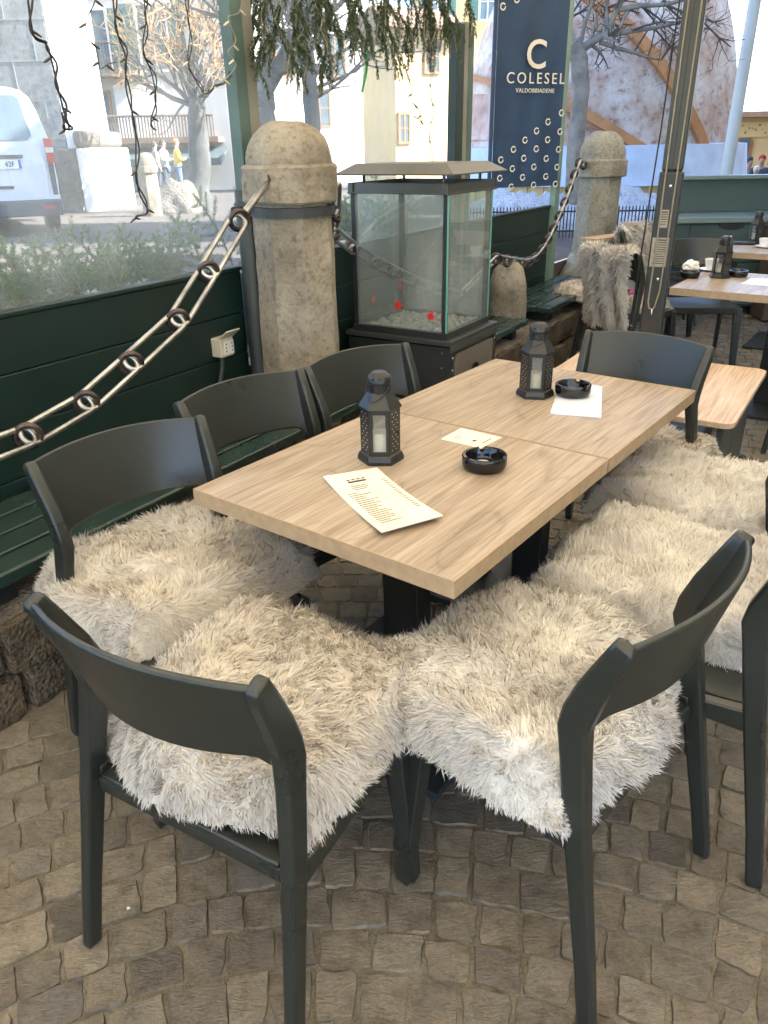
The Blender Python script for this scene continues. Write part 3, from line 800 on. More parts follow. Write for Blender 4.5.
# pebble bed with a burner pipe
b = MB(); b.box((WS / 2, DS / 2, .647), (WS - .08, DS - .08, .012)); b.build('burner_tray', M['grey_metal'], t)
for v in range(420):
    pass
b = MB()
for v in range(520):
    x, y = random.uniform(.06, WS - .06), random.uniform(.06, DS - .06); r = random.uniform(.006, .014)
    bb = bmesh.new(); bmesh.ops.create_icosphere(bb, subdivisions=1, radius=r); base = len(b.v)
    sc = (random.uniform(.7, 1.3), random.uniform(.7, 1.3), random.uniform(.5, .9)); bb.verts.index_update()
    for q in bb.verts: b.v.append((x + q.co.x * sc[0], y + q.co.y * sc[1], .658 + random.uniform(0, .004) + q.co.z * sc[2]))
    for f in bb.faces: b.f.append(tuple(base + q.index for q in f.verts))
    bb.free()
pb = b.build('pebble_bed', M['pebble'], t); tag(pb, kind='stuff')
# red felt stars stuck on the glass
for (x, y, z, ax) in ((i - .012, .30, .79, 'x'), (i - .012, .105, .752, 'x'), (i + .01, .02 + .03, .74, 'y'), (WS - .07, DS - i - .012, .80, 'y'), (.2, DS - i + .002, .77, 'y')):
    b = MB(); pl = []
    for k in range(12):
        r = .028 if k % 2 == 0 else .014; pl.append((r * math.cos(k * PI / 6), r * math.sin(k * PI / 6)))
    b.prism(pl, -.0015, .0015); o = b.build('red_star', M['red_felt'], t); o.location = (x, y, z); o.rotation_euler = (R(90), 0, 0) if ax == 'y' else (R(90), 0, R(90))
# hood roof on four stubs
for (x, y) in ((.07, .07), (WS - .07, .07), (.07, DS - .07), (WS - .07, DS - .07)):
    b = MB(); b.tube([(x, y, 1.37), (x, y, 1.43)], .008, 8); b.build('roof_stub', M['grey_metal'], t)
b = MB(); o_ = .035; p_ = .03
def roof(z, e): return [(-e, -e, z), (WS + e, -e, z), (WS + e, DS + e, z), (-e, DS + e, z)]
va = roof(1.415, o_) + roof(1.462, -.040) + roof(1.466, -.040) + roof(1.421, o_ + .002)
fs = [(0, 1, 5, 4), (1, 2, 6, 5), (2, 3, 7, 6), (3, 0, 4, 7), (4, 5, 6, 7), (12, 8, 9, 13), (13, 9, 10, 14), (14, 10, 11, 15), (15, 11, 8, 12), (8, 11, 10, 9), (0, 12, 13, 1), (1, 13, 14, 2), (2, 14, 15, 3), (3, 15, 12, 0)]
b.add(va, fs); b.build('hood_roof', M['roof_metal'], t)

# ---------------------------------------------------------------- chairs
def make_chair(name, label, group):
    t = thing(name, label, 'chair', group=group)
    for sx in (-1, 1):
        b = MB()
        pts = [(.270, -.002, 0), (.262, .022, .14), (.245, .080, .44), (.232, .108, .60), (.226, .118, .655), (.226, .112, .69), (.229, .094, .745), (.236, .062, .82), (.239, .046, .858), (.2395, .043, .866)]
        b.sweep([(sx * x, y, z) for x, y, z in pts], [.026, .027, .030, .032, .034, .034, .033, .031, .027, .018], [.036, .038, .046, .053, .058, .058, .053, .044, .038, .028])
        b.build('rear_leg', M['plastic'], t, smooth=50, bevel=.007, segs=3)
        b = MB()
        b.sweep([(sx * .262, .478, 0), (sx * .252, .468, .2), (sx * .240, .452, .435)], [.030, .036, .042], [.034, .04, .048])
        b.sweep([(sx * .240, .484, .0), (sx * .228, .474, .2), (sx * .214, .458, .43)], [.014, .017, .022], [.022, .026, .034])
        b.build('front_leg', M['plastic'], t, smooth=40, bevel=.003)
        b = MB()
        b.sweep([(sx * .242, .085, .425), (sx * .240, .28, .418), (sx * .238, .45, .422)], [.030, .026, .030], [.055, .036, .050])
        b.build('seat_rail', M['plastic'], t, smooth=40, bevel=.004)
    b = MB(); b.box((0, .468, .418), (.45, .022, .04)); b.build('front_rail', M['plastic'], t, bevel=.004)
    b = MB(); b.box((0, .085, .418), (.45, .022, .036)); b.build('back_rail', M['plastic'], t, bevel=.004)
    b = MB()
    def seat(u, v): return Vector(((u - .5) * 2 * (.215 + .02 * v), .075 + .40 * v, .446 - .012 * math.sin(PI * u) * math.sin(PI * v)))
    b.shell(seat, 12, 12, lambda u, v: Vector((0, 0, -1)), .014); b.build('seat', M['plastic'], t, smooth=40, bevel=.004)
    b = MB()
    def back(u, v):
        a = (u - .5) * 2
        z0 = .678 - .075 * max(0, (abs(a) - .80) / .20) ** 2.2 + .004 * (1 - a * a); z1 = .862 + .012 * (1 - a * a)
        z = z0 + (z1 - z0) * v
        q = (z - .655) / .21
        x = a * (.222 + .013 * q); y = .118 - .074 * q - .066 * (1 - a * a) * (1 - .25 * v)
        if q < 0: y = .118 - .066 * (1 - a * a)
        return Vector((x, y, z))
    b.shell(back, 28, 8, lambda u, v: Vector((.28 * (u - .5), -1, -.33)).normalized(), .013)
    b.build('backrest', M['plastic'], t, smooth=50, bevel=.0045, segs=2)
    return t
CG = 'anthracite chairs round the long table'
ch0 = make_chair('patio_chair', 'anthracite chair at the front left, seen from behind with a cream sheepskin', CG)
def place(o, x, y, deg, label, group):
    o.location = (x, y, 0); o.rotation_euler = (0, 0, R(deg)); o['label'] = label; o['group'] = group; return o
place(ch0, -.416, .936, -29.9, ch0['label'], CG)
chairs = [(.56, 1.071, 46.2, 'anthracite chair at the front right, turned left towards the table corner', CG),
          (-.726, 1.917, -136, 'anthracite chair with a sheepskin seat at the near left table corner', CG),
          (-.481, 2.389, -133.5, 'anthracite chair with bare backrest, middle of the left row by the green bench', CG),
          (-.118, 2.754, -137, 'anthracite chair in front of the glass stove base, last of the left row', CG),
          (1.052, 2.916, 140, 'anthracite chair at the far end of the table, in front of the wooden bench', CG),
          (.985, 1.405, 56, 'anthracite chair cut by the right edge, beside the front right chair', CG),
          (1.36, 2.10, 55, 'anthracite chair whose backrest just shows at the right edge, under the broad sheepskin', CG),
          (2.29, 3.66, -37, 'dark chair cut by the right edge, beside the wooden bench', 'chairs round the far tables'),
          (1.60, 5.52, -62, 'chair with a long sheepskin over its backrest, left of the parasol mast', 'chairs round the far tables'),
          (2.22, 6.85, -150, 'chair with a white sheepskin draped over the top, by the far stone bollard', 'chairs round the far tables'),
          (2.42, 6.05, 175, 'grey chair with bare backrest half hidden behind the parasol mast', 'chairs round the far tables')]
for x, y, dg, lb, g in chairs: place(copy_tree(ch0), x, y, dg, lb, g)

# ---------------------------------------------------------------- sheepskins
def fur(name, S, N, mat, label, group, length=.0235, width=.0019, seed=0, swirl=1.0, lay=.55, droop=.3, base_res=(48, 48), comb=None):
    rg = np.random.default_rng(seed)
    ph = rg.uniform(0, 6.28, 12)
    nu, nv = base_res
    gu, gv = np.meshgrid(np.linspace(-1, 1, nu + 1), np.linspace(-1, 1, nv + 1))
    Pb = S(gu.ravel(), gv.ravel())
    def nrm(a, b_):
        e = 1e-3
        du = S(np.clip(a + e, -1, 1), b_) - S(np.clip(a - e, -1, 1), b_); dv = S(a, np.clip(b_ + e, -1, 1)) - S(a, np.clip(b_ - e, -1, 1))
        n = np.cross(du, dv); n /= np.linalg.norm(n, axis=1, keepdims=True) + 1e-12
        return n, du / (np.linalg.norm(du, axis=1, keepdims=True) + 1e-12), dv / (np.linalg.norm(dv, axis=1, keepdims=True) + 1e-12)
    nb, _, _ = nrm(gu.ravel(), gv.ravel())
    Vb = np.concatenate([Pb, Pb - nb * .012])
    w = nu + 1; k = len(Pb)
    idx = np.array([(j * w + i, j * w + i + 1, (j + 1) * w + i + 1, (j + 1) * w + i) for j in range(nv) for i in range(nu)])
    rim = [i for i in range(w)] + [j * w + nu for j in range(1, nv + 1)] + [nv * w + i for i in range(nu - 1, -1, -1)] + [j * w for j in range(nv - 1, 0, -1)]
    rq = np.array([(q, p, k + p, k + q) for p, q in zip(rim, rim[1:] + rim[:1])])
    Fq = np.concatenate([idx, idx[:, ::-1] + k, rq])
    # roots, area-weighted by rejection
    a = rg.uniform(-1, 1, N * 2); b_ = rg.uniform(-1, 1, N * 2)
    e = 2e-3
    ar = np.linalg.norm(np.cross(S(np.clip(a + e, -1, 1), b_) - S(np.clip(a - e, -1, 1), b_), S(a, np.clip(b_ + e, -1, 1)) - S(a, np.clip(b_ - e, -1, 1))), axis=1)
    edge = np.maximum(np.abs(a), np.abs(b_))
    keep = rg.uniform(0, 1, N * 2) < np.minimum(1, (ar / np.percentile(ar, 90)) * (1 + .5 * (edge > .93)))
    a = a[keep][:N]; b_ = b_[keep][:N]; n_ = len(a)
    p = S(a, b_); nn, tu, tv = nrm(a, b_)
    # combed direction: outwards near the rim, swirls inside
    f1 = np.sin(3.1 * a + ph[0]) * np.cos(2.7 * b_ + ph[1]) + .7 * np.sin(5.3 * b_ + 2.1 * a + ph[2])
    wh = [(rg.uniform(-.7, .7), rg.uniform(-.7, .7)) for _ in range(3)]
    ang = swirl * (f1 * 1.3) + ph[3] + sum(np.exp(-((a - wx) ** 2 + (b_ - wy) ** 2) * 4) * 2.4 * sg for (wx, wy), sg in zip(wh, (1, -1, 1)))
    if comb is not None: ang = comb + swirl * f1 * .7
    dirt = tu * np.cos(ang)[:, None] + tv * np.sin(ang)[:, None]
    rr = np.sqrt(a * a + b_ * b_)[:, None] + 1e-6
    outw = (tu * a[:, None] + tv * b_[:, None]) / rr
    edge = np.maximum(np.abs(a), np.abs(b_))
    we = np.clip((edge - .72) / .28, 0, 1)[:, None]
    # small clumps: neighbours share a lean
    cs = 34.0
    ci = np.floor(a * cs / 2 + .35 * np.sin(7 * b_ + ph[4])).astype(int) * 7919 + np.floor(b_ * cs / 2 + .35 * np.sin(6 * a + ph[5])).astype(int) * 104729
    tab = rg.normal(0, 1, (4099, 3)); cl = tab[np.mod(ci, 4099)]
    stand = (.50 + .26 * edge) * .75 + .18 * np.sin(4.2 * a + 3.3 * b_ + ph[6]) * np.sin(5 * b_ + ph[7])
    d = nn * stand[:, None] + dirt * lay * (1 - .6 * we) + outw * (we * 1.0) + cl * .28 + rg.normal(0, .24, (n_, 3))
    d /= np.linalg.norm(d, axis=1, keepdims=True)
    L = length * (1 - .30 * we) * rg.uniform(.6, 1.25, n_)[:, None] * (1 + .25 * np.sin(4 * a + ph[8]) * np.sin(3.5 * b_ + ph[9]))[:, None] * (1 + .15 * cl[:, :1])
    bend = dirt * .35 + cl * .25 + rg.normal(0, .25, (n_, 3)); bend[:, 2] -= droop
    side = np.cross(d, nn + rg.normal(0, .45, (n_, 3))); side /= np.linalg.norm(side, axis=1, keepdims=True) + 1e-9
    fl = (np.cross(side, d) * nn).sum(1) < 0; side[fl] *= -1
    hw = width * .5 * rg.uniform(.6, 1.3, n_)[:, None]
    p0 = p - nn * .004; p1 = p + d * L * .38 + bend * L * .05; p2 = p + d * L * .72 + bend * L * .2; p3 = p + d * L + bend * L * .45
    Vs = np.stack([p0 - side * hw * .7, p0 + side * hw * .7, p1 - side * hw, p1 + side * hw, p2 - side * hw * .8, p2 + side * hw * .8, p3], 1).reshape(-1, 3)
    o0 = np.arange(n_)[:, None] * 7 + len(Vb)
    q = np.concatenate([o0 + np.array([[0, 1, 3, 2]]), o0 + np.array([[2, 3, 5, 4]])], 1).reshape(-1, 4)
    tr = o0 + np.array([[4, 5, 6]])
    V = np.concatenate([Vb, Vs])
    loops = np.concatenate([Fq.ravel(), q.ravel(), tr.ravel()]); tot = np.concatenate([np.full(len(Fq) + len(q), 4), np.full(len(tr), 3)])
    o = raw_mesh(name, V, loops, tot, mat, smooth=True)
    sn = nn * .75 + d * .35 + np.cross(side, d) * .35; sn /= np.linalg.norm(sn, axis=1, keepdims=True)
    no = np.concatenate([nb, -nb, np.repeat(sn, 7, axis=0)]).astype(np.float32)
    if len(no) == len(o.data.vertices): o.data.normals_split_custom_set_from_vertices(no)
    return tag(o, label, 'sheepskin', group)

def seat_skin(x, y, deg, hx, hy, z, yc=.28, seed=0, sag=.05, dome=.03, skew=0.0, side=0.0):
    """sheepskin over a chair seat; x,y,deg as for the chair"""
    rg = np.random.default_rng(seed + 500); ph = rg.uniform(0, 6.28, 8); c, s = math.cos(R(deg)), math.sin(R(deg))
    def S(a, b_):
        # square -> soft square
        k = np.maximum(np.abs(a), np.abs(b_)); r2 = np.sqrt(a * a + b_ * b_) + 1e-9
        f = .34 * (k / r2 - 1) + 1
        kk = k * (1 - .0) ; sh = np.where(k > .7, (.7 + (k - .7) * .62) / np.maximum(k, 1e-6), 1.0) * 1.12
        u = a * f * sh; v = b_ * f * sh
        wob = 1 + .05 * np.sin(3 * np.arctan2(v, u) + ph[0]) + .035 * np.sin(5 * np.arctan2(v, u) + ph[1])
        lx = u * hx * wob + skew * v + side; ly = yc + v * hy * wob
        zz = z + dome * (1 - k ** 2.5) + .007 * np.sin(5 * a + ph[2]) * np.sin(4 * b_ + ph[3]) - sag * np.clip((k - .66) / .34, 0, 1) ** 1.8 + .008 * np.sin(9 * a + 4 * b_ + ph[4])
        return np.stack([x + lx * c - ly * s, y + lx * s + ly * c, zz], 1)
    return S
SG = 'cream sheepskins on the chairs'
fur('sheepskin', seat_skin(-.416, .936, -29.9, .295, .290, .535, yc=.372, side=-.018, seed=1, sag=0.072, dome=.035), 70000, M['fur_warm'], 'shaggy cream sheepskin on the front left chair, below the near table edge', SG, seed=1)
fur('sheepskin', seat_skin(.56, 1.071, 46.2, .310, .290, .535, yc=.355, seed=2, sag=.076, dome=.035), 70000, M['fur'], 'shaggy cream sheepskin on the front right chair, largest in the picture', SG, seed=2)
fur('sheepskin', seat_skin(-.726, 1.917, -136, .335, .30, .535, yc=.16, side=-.04, seed=3, sag=.085), 52000, M['fur_warm'], 'cream sheepskin on the left chair under the near left table corner', SG, seed=3)
fur('sheepskin', seat_skin(.985, 1.405, 56, .305, .335, .525, yc=.38, side=.17, seed=4, sag=.085), 52000, M['fur'], 'sheepskin with fur combed across, on the right chair just behind the front right chair', SG, seed=4, lay=.8, swirl=.5, comb=.3)
fur('sheepskin', seat_skin(1.36, 2.10, 55, .285, .36, .515, yc=.36, seed=5, sag=.085), 40000, M['fur'], 'broad sheepskin on the second chair of the right row, reaching the right edge', SG, seed=5, lay=.8, swirl=.5, comb=.2)
fur('sheepskin', seat_skin(1.052, 2.916, 140, .235, .25, .490, yc=.20, side=-.11, seed=6, sag=.080), 22000, M['fur_warm'], 'small visible sheepskin on the chair at the far table end, beside the wooden bench', SG, seed=6, width=.004)

def drape(x, y, deg, hx, seed, front=.25, back=.38, ztop=.885):
    rg = np.random.default_rng(seed + 900); ph = rg.uniform(0, 6.28, 8); c, s = math.cos(R(deg)), math.sin(R(deg))
    def S(a, b_):
        tt = (b_ + 1) / 2 * (front + back + .06)          # along the skin, front to back
        arc = .06
        up = tt < front; top = (tt >= front) & (tt < front + arc)
        zz = np.where(up, ztop - .03 - (front - tt) * .95, np.where(top, ztop - .03 + .03 * np.sin(PI * (tt - front) / arc), ztop - .03 - (tt - front - arc) * .97))
        yy = np.where(up, .085 + (front - tt) * .20, np.where(top, .085 - (tt - front) / arc * .11, -.025 + (tt - front - arc) * .16))
        yy = yy - .06 * (1 - a * a) + .012 * np.sin(6 * a + ph[0]) + .014 * np.sin(11 * a + 2 * b_ + ph[1])
        lx = -a * hx * (1 + .06 * np.sin(4 * b_ + ph[2])); zz = zz - .01 * a * a + .006 * np.sin(7 * a + ph[3])
        return np.stack([x + lx * c - yy * s, y + lx * s + yy * c, zz], 1)
    return S
fur('sheepskin', drape(1.60, 5.52, -62, .215, 7, back=.52), 17000, M['fur_warm'], 'long sheepskin hanging down the back of the chair left of the parasol mast', 'sheepskins at the far tables', seed=7, length=.042, width=.006, lay=.6, swirl=.5, comb=PI / 2)
fur('sheepskin', drape(2.22, 6.85, -150, .20, 8, front=.42, back=.2, ztop=.90), 11000, M['fur_warm'], 'white sheepskin draped over the rear chair beside the far stone bollard', 'sheepskins at the far tables', seed=8, length=.042, width=.008, lay=.6, swirl=.5, comb=-PI / 2)
def flat_skin(c, hx, hy, deg, z, seed):
    rg = np.random.default_rng(seed); ph = rg.uniform(0, 6.28, 6); ca, sa = math.cos(R(deg)), math.sin(R(deg))
    def S(a, b_):
        k = np.maximum(np.abs(a), np.abs(b_)); r2 = np.sqrt(a * a + b_ * b_) + 1e-9; f = .35 * (k / r2 - 1) + 1
        lx, ly = a * f * hx, b_ * f * hy
        return np.stack([c[0] + lx * ca - ly * sa, c[1] + lx * sa + ly * ca, z + .02 * (1 - k * k) - .06 * np.clip((k - .7) / .3, 0, 1) ** 2 + .006 * np.sin(6 * a + ph[0])], 1)
    return S
fur('sheepskin', flat_skin(W(6.25, 2.0), .25, .16, 57.8, .475, 9), 6000, M['fur_warm'], 'cream sheepskin lying on the green bench behind the fur draped chair', 'sheepskins at the far tables', seed=9, length=.035, width=.007)
fur('sheepskin', seat_skin(1.60, 5.52, -62, .22, .23, .475, yc=.29, seed=10), 6000, M['fur_warm'], 'sheepskin on the seat of the fur draped chair, beside the mast', 'sheepskins at the far tables', seed=10, length=.032, width=.007)

# ---------------------------------------------------------------- tables
def table(label, x, y, deg, wx, ly, group, legw=.115, base=.62):
    t = thing('cafe_table', label, 'table', (x, y, 0), R(deg), group)
    b = MB(); b.box((0, 0, .7285), (wx - .006, ly - .010, .043)); b.build('table_top', M['oak'], t, bevel=.0015)
    b = MB()
    for (px, py, sx, sy) in ((0, -ly / 2 + .0035, wx, .003), (0, ly / 2 - .0035, wx, .003), (-wx / 2 + .0015, 0, .003, ly - .010), (wx / 2 - .0015, 0, .003, ly - .010)):
        b.box((px, py, .7285), (sx, sy, .0425))
    b.build('edge_band', M['oak_edge'], t)
    b = MB(); b.box((0, 0, .365), (legw, .07, .68)); b.build('column', M['black_metal'], t, bevel=.004)
    b = MB(); b.box((0, 0, .701), (.42, .42, .008)); b.build('top_plate', M['black_metal'], t, bevel=.002)
    b = MB(); b.box((0, 0, .014), (base, base, .022)); b.build('base_plate', M['dark_metal'], t, bevel=.005)
    return t
table('near oak table of the long pair, with the menu sheet and lantern', .065, 1.873, -37.45, .803, .806, 'oak topped cafe tables')
table('far oak table of the long pair, with the folded menu under an ashtray', .553, 2.508, -37.45, .803, .790, 'oak topped cafe tables')
e1 = Vector((math.cos(R(-36)), math.sin(R(-36)), 0)); e2 = Vector((-e1.y, e1.x, 0))
T3 = Vector((1.73, 4.63, 0)) + e1 * .60 + e2 * .42
table('oak table behind the parasol mast, with lantern, two ashtrays and napkins', T3.x, T3.y, -36, 1.2, .80, 'oak topped cafe tables', .16, .6)
T4 = Vector((2.66, 6.22, 0)) + e1 * .60 + e2 * .40
table('rearmost oak table before the green service cabinet, with a lantern and tray', T4.x, T4.y, -36, 1.2, .78, 'oak topped cafe tables', .16, .6)

# ---------------------------------------------------------------- lanterns
def make_lantern():
    t = thing('candle_lantern', 'black hexagonal metal lantern', 'lantern')
    k = PI / 6
    def hexring(r, z): return [(r * math.cos(k + i * PI / 3), r * math.sin(k + i * PI / 3), z) for i in range(6)]
    b = MB(); b.lathe([(.066, 0), (.066, .010), (.061, .022), (.056, .026), (.0, .026)], 6, rot=k); b.build('foot', M['lantern_metal'], t, bevel=.0015)
    r = .054; hz0, hz1 = .026, .155
    # six sides: three glazed, three pierced plates
    for i in range(6):
        a0, a1 = k + i * PI / 3, k + (i + 1) * PI / 3
        p0 = Vector((r * math.cos(a0), r * math.sin(a0), 0)); p1 = Vector((r * math.cos(a1), r * math.sin(a1), 0)); mid = (p0 + p1) / 2; dr = (p1 - p0).normalized(); L = (p1 - p0).length
        nrm = Vector((mid.x, mid.y, 0)).normalized(); am = math.atan2(dr.y, dr.x)
        if i % 2 == 0:
            b = MB()
            for sgn in (-1, 1): b.box(mid + dr * sgn * (L / 2 - .0045) + Vector((0, 0, (hz0 + hz1) / 2)), (.009, .003, hz1 - hz0), am)
            for z in (hz0 + .006, hz1 - .006): b.box(mid + Vector((0, 0, z)), (L - .018, .003, .010), am)
            b.build('window_frame', M['lantern_metal'], t)
            b = MB(); b.box(mid - nrm * .002 + Vector((0, 0, (hz0 + hz1) / 2)), (L - .02, .0015, hz1 - hz0 - .02), am); b.build('window_pane', M['lantern_glass'], t)
        else:
            # solid plate; pale dots painted on for light showing through its holes
            b = MB()
            b.box(mid + Vector((0, 0, (hz0 + hz1) / 2)), (L, .002, hz1 - hz0), am); b.build('pierced_plate', M['lantern_metal'], t)
            b = MB()
            for c_ in range(2):
                for q in range(11):
                    pc = mid + nrm * .0012 + dr * ((c_ - .5) * .020 + (.004 if q % 2 else -.004)) + Vector((0, 0, hz0 + .012 + q * .0105))
                    b.box(pc, (.0022, .0012, .0022), am)
            b.build('lit_hole_dots', M['candle'], t)
    b = MB(); b.lathe([(.060, .153), (.060, .158), (.034, .196), (.032, .198)], 6, rot=k); b.build('shoulder', M['lantern_metal'], t)
    b = MB(); b.lathe([(.030, .195), (.030, .222), (.034, .224), (.034, .230), (.030, .240), (.020, .250), (.018, .2515), (0, .2515)], 24); b.build('chimney', M['lantern_metal'], t, smooth=35)
    b = MB()
    for q in range(10):
        an = q * PI / 5; b.box((.0300 * math.cos(an), .0300 * math.sin(an), .209), (.004, .009, .016), an)
        b.lathe([(0, .0)], 3) if False else None
        b.box((.0297 * math.cos(an + .3), .0297 * math.sin(an + .3), .2365), (.006, .006, .006), an + .3, )
    b.build('chimney_slots', M['black_ink'], t)
    b = MB(); pts = [(.034 * math.cos(a), -.004 - .055 * math.sin(a) * .8, .215 - .035 * math.sin(a)) for a in [PI * i / 14 for i in range(15)]]
    b.tube(pts, .0013, 6); b.build('handle', M['iron'], t, smooth=80)
    b = MB(); b.box((.058, .0, .09), (.006, .008, .012)); b.build('door_latch', M['lantern_metal'], t, bevel=.001)
    b = MB(); b.lathe([(.028, .027), (.028, .078), (.025, .082), (.012, .081), (0, .079)], 20); b.build('candle', M['candle'], t, smooth=40)
    return t
LG = 'black candle lanterns on the tables'
ln = make_lantern()
def put(o, x, y, z, deg, label, group): o.location = (x, y, z); o.rotation_euler = (0, 0, R(deg)); o['label'] = label; o['group'] = group
put(ln, -.006, 1.985, .750, -93 + 60, 'black lantern on the near table, behind the large menu sheet', LG)
put(copy_tree(ln), .537, 2.555, .750, -101 + 60, 'black lantern on the far half of the long table, beside the folded menu', LG)
put(copy_tree(ln), 2.175, 4.98, .750, -70, 'black lantern between two ashtrays on the table behind the mast', LG)
put(copy_tree(ln), 3.165, 6.68, .750, -80, 'black lantern on the rearmost table before the green cabinet', LG)

# ---------------------------------------------------------------- ashtrays
def make_ashtray():
    t = thing('ashtray', 'round black glass ashtray', 'ashtray')
    N = 64; R0, h = .050, .034
    def top(an):
        q = min(abs(((an - a0 + PI) % (2 * PI)) - PI) for a0 in (PI / 6, PI / 6 + 2 * PI / 3, PI / 6 + 4 * PI / 3))
        return h - (.011 if q < .13 else .0)
    b = MB(); rings = []
    for r, z in ((.044, 0), (.049, .003), (.0525, .012), (.0525, .026)): rings.append([(r, z)] * N)
    rings.append([(.0525, top(2 * PI * k / N) - .002) for k in range(N)]); rings.append([(.0505, top(2 * PI * k / N)) for k in range(N)]); rings.append([(.0445, top(2 * PI * k / N)) for k in range(N)])
    rings.append([(.0425, top(2 * PI * k / N) - .003) for k in range(N)])
    for r, z in ((.041, .016), (.038, .009), (.0, .008)): rings.append([(r, z)] * N)
    for rg_ in rings:
        for k in range(N): b.v.append((rg_[k][0] * math.cos(2 * PI * k / N), rg_[k][0] * math.sin(2 * PI * k / N), rg_[k][1]))
    for i in range(len(rings) - 1):
        for k in range(N): b.f.append((i * N + k, i * N + (k + 1) % N, (i + 1) * N + (k + 1) % N, (i + 1) * N + k))
    b.f.append(tuple(range(N - 1, -1, -1)))
    b.build('glass_bowl', M['glass_black'], t, smooth=45)
    t.scale = (1.17, 1.17, 1.17)
    b = MB(); b.lathe([(.012, .0085), (.016, .0088), (.0, .0095)], 12, (.01, .008, 0)); b.build('ash', M['pebble'], t)
    return t
AG = 'black glass ashtrays'
a0 = make_ashtray()
put(a0, .276, 1.905, .750, 60, 'black glass ashtray on the near table by the seam and cream card', AG)
b = MB(); b.tube([(0, 0, 0), (.03, .004, .004)], .004, 8); stub = b.build('cigarette_end', M['card'], None, smooth=60)
stub.location = (.278, 1.893, .764); stub.rotation_euler = (0, 0, R(-5)); tag(stub, 'cigarette end lying in the near ashtray', 'cigarette end')
put(copy_tree(a0), .662, 2.527, .758, 30, 'black glass ashtray standing on the folded white menu', AG)
put(copy_tree(a0), 1.99, 5.00, .750, 10, 'black ashtray left of the lantern on the table behind the mast', AG)
put(copy_tree(a0), 2.30, 5.00, .750, 80, 'black ashtray right of the lantern on the table behind the mast', AG)

# ---------------------------------------------------------------- menus and cards
def sheet(name, label, cat, corners, z, mat, th, curl, marks, mmat):
    """corners: near-left, far-left, far-right, near-right in plan"""
    c = [Vector((p[0], p[1], 0)) for p in corners]; cen = sum(c, Vector()) / 4
    t = thing(name, label, cat, (cen.x, cen.y, z))
    def pos(u, v, up=0.0):
        p = c[0].lerp(c[1], u).lerp(c[3].lerp(c[2], u), v) - cen
        zz = curl * (v - .42) ** 2 * 4 + up
        return Vector((p.x, p.y, zz))
    b = MB(); b.shell(lambda u, v: pos(u, v, th), 8, 16, lambda u, v: Vector((0, 0, -1)), th); b.build('page', mat, t, smooth=30)
    if marks:
        b = MB()
        for (u0, u1, v0, v1) in marks:
            q = [pos(u0, v0, th + .0006), pos(u1, v0, th + .0006), pos(u1, v1, th + .0006), pos(u0, v1, th + .0006)]
            b.add(q, [(0, 1, 2, 3)])
        b.build('lettering', mmat, t)
    return t
mk = []
rr = random.Random(3)
for k in range(4): mk.append((.30 + .09 * k, .36 + .09 * k, .12, .135))
mk.append((.30, .62, .15, .175))
for k in range(3): mk.append((.26 + rr.uniform(0, .04), .50 + rr.uniform(0, .1), .23 + k * .028, .238 + k * .028))
for k in range(17): mk.append((.12, .30 + rr.uniform(.0, .22), .34 + k * .033, .349 + k * .033))
for k in range(17): mk.append((.86, .93, .20 + k * .034, .209 + k * .034))
sheet('menu_sheet', 'glossy cream laminated menu sheet with printed list on the near table', 'menu', [(-.160, 1.842), (-.017, 1.897), (.138, 1.585), (-.006, 1.505)], .7503, M['paper'], .003, .009, [(u0, u1, v0, v1) for u0, u1, v0, v1 in mk], M['ink'])
sheet('table_card', 'small cream card lying along the seam of the long table', 'card', [(.175, 2.13), (.245, 2.224), (.358, 2.133), (.284, 2.05)], .7503, M['card'], .001, .0, [(.2, .5, .2, .22), (.2, .42, .3, .32), (.55, .62, .62, .64), (.3, .42, .62, .70), (.3, .75, .86, .89)], M['ink'])
sheet('folded_menu', 'white folded menu sheet under the ashtray on the far table', 'menu', [(.548, 2.345), (.668, 2.72), (.79, 2.62), (.700, 2.295)], .7503, M['white_paper'], .0065, .0, [(.08, .92, .70, .71)] + [(.1 + .06 * k, .12 + .06 * k, .76, .92) for k in range(12)], M['pale_cover'])
sheet('paper_sheet', 'grey paper sheet on the table behind the mast, right of the lantern', 'paper', [(2.20, 4.72), (2.36, 4.92), (2.50, 4.82), (2.34, 4.62)], .7503, M['white_paper'], .002, .0, [], None)

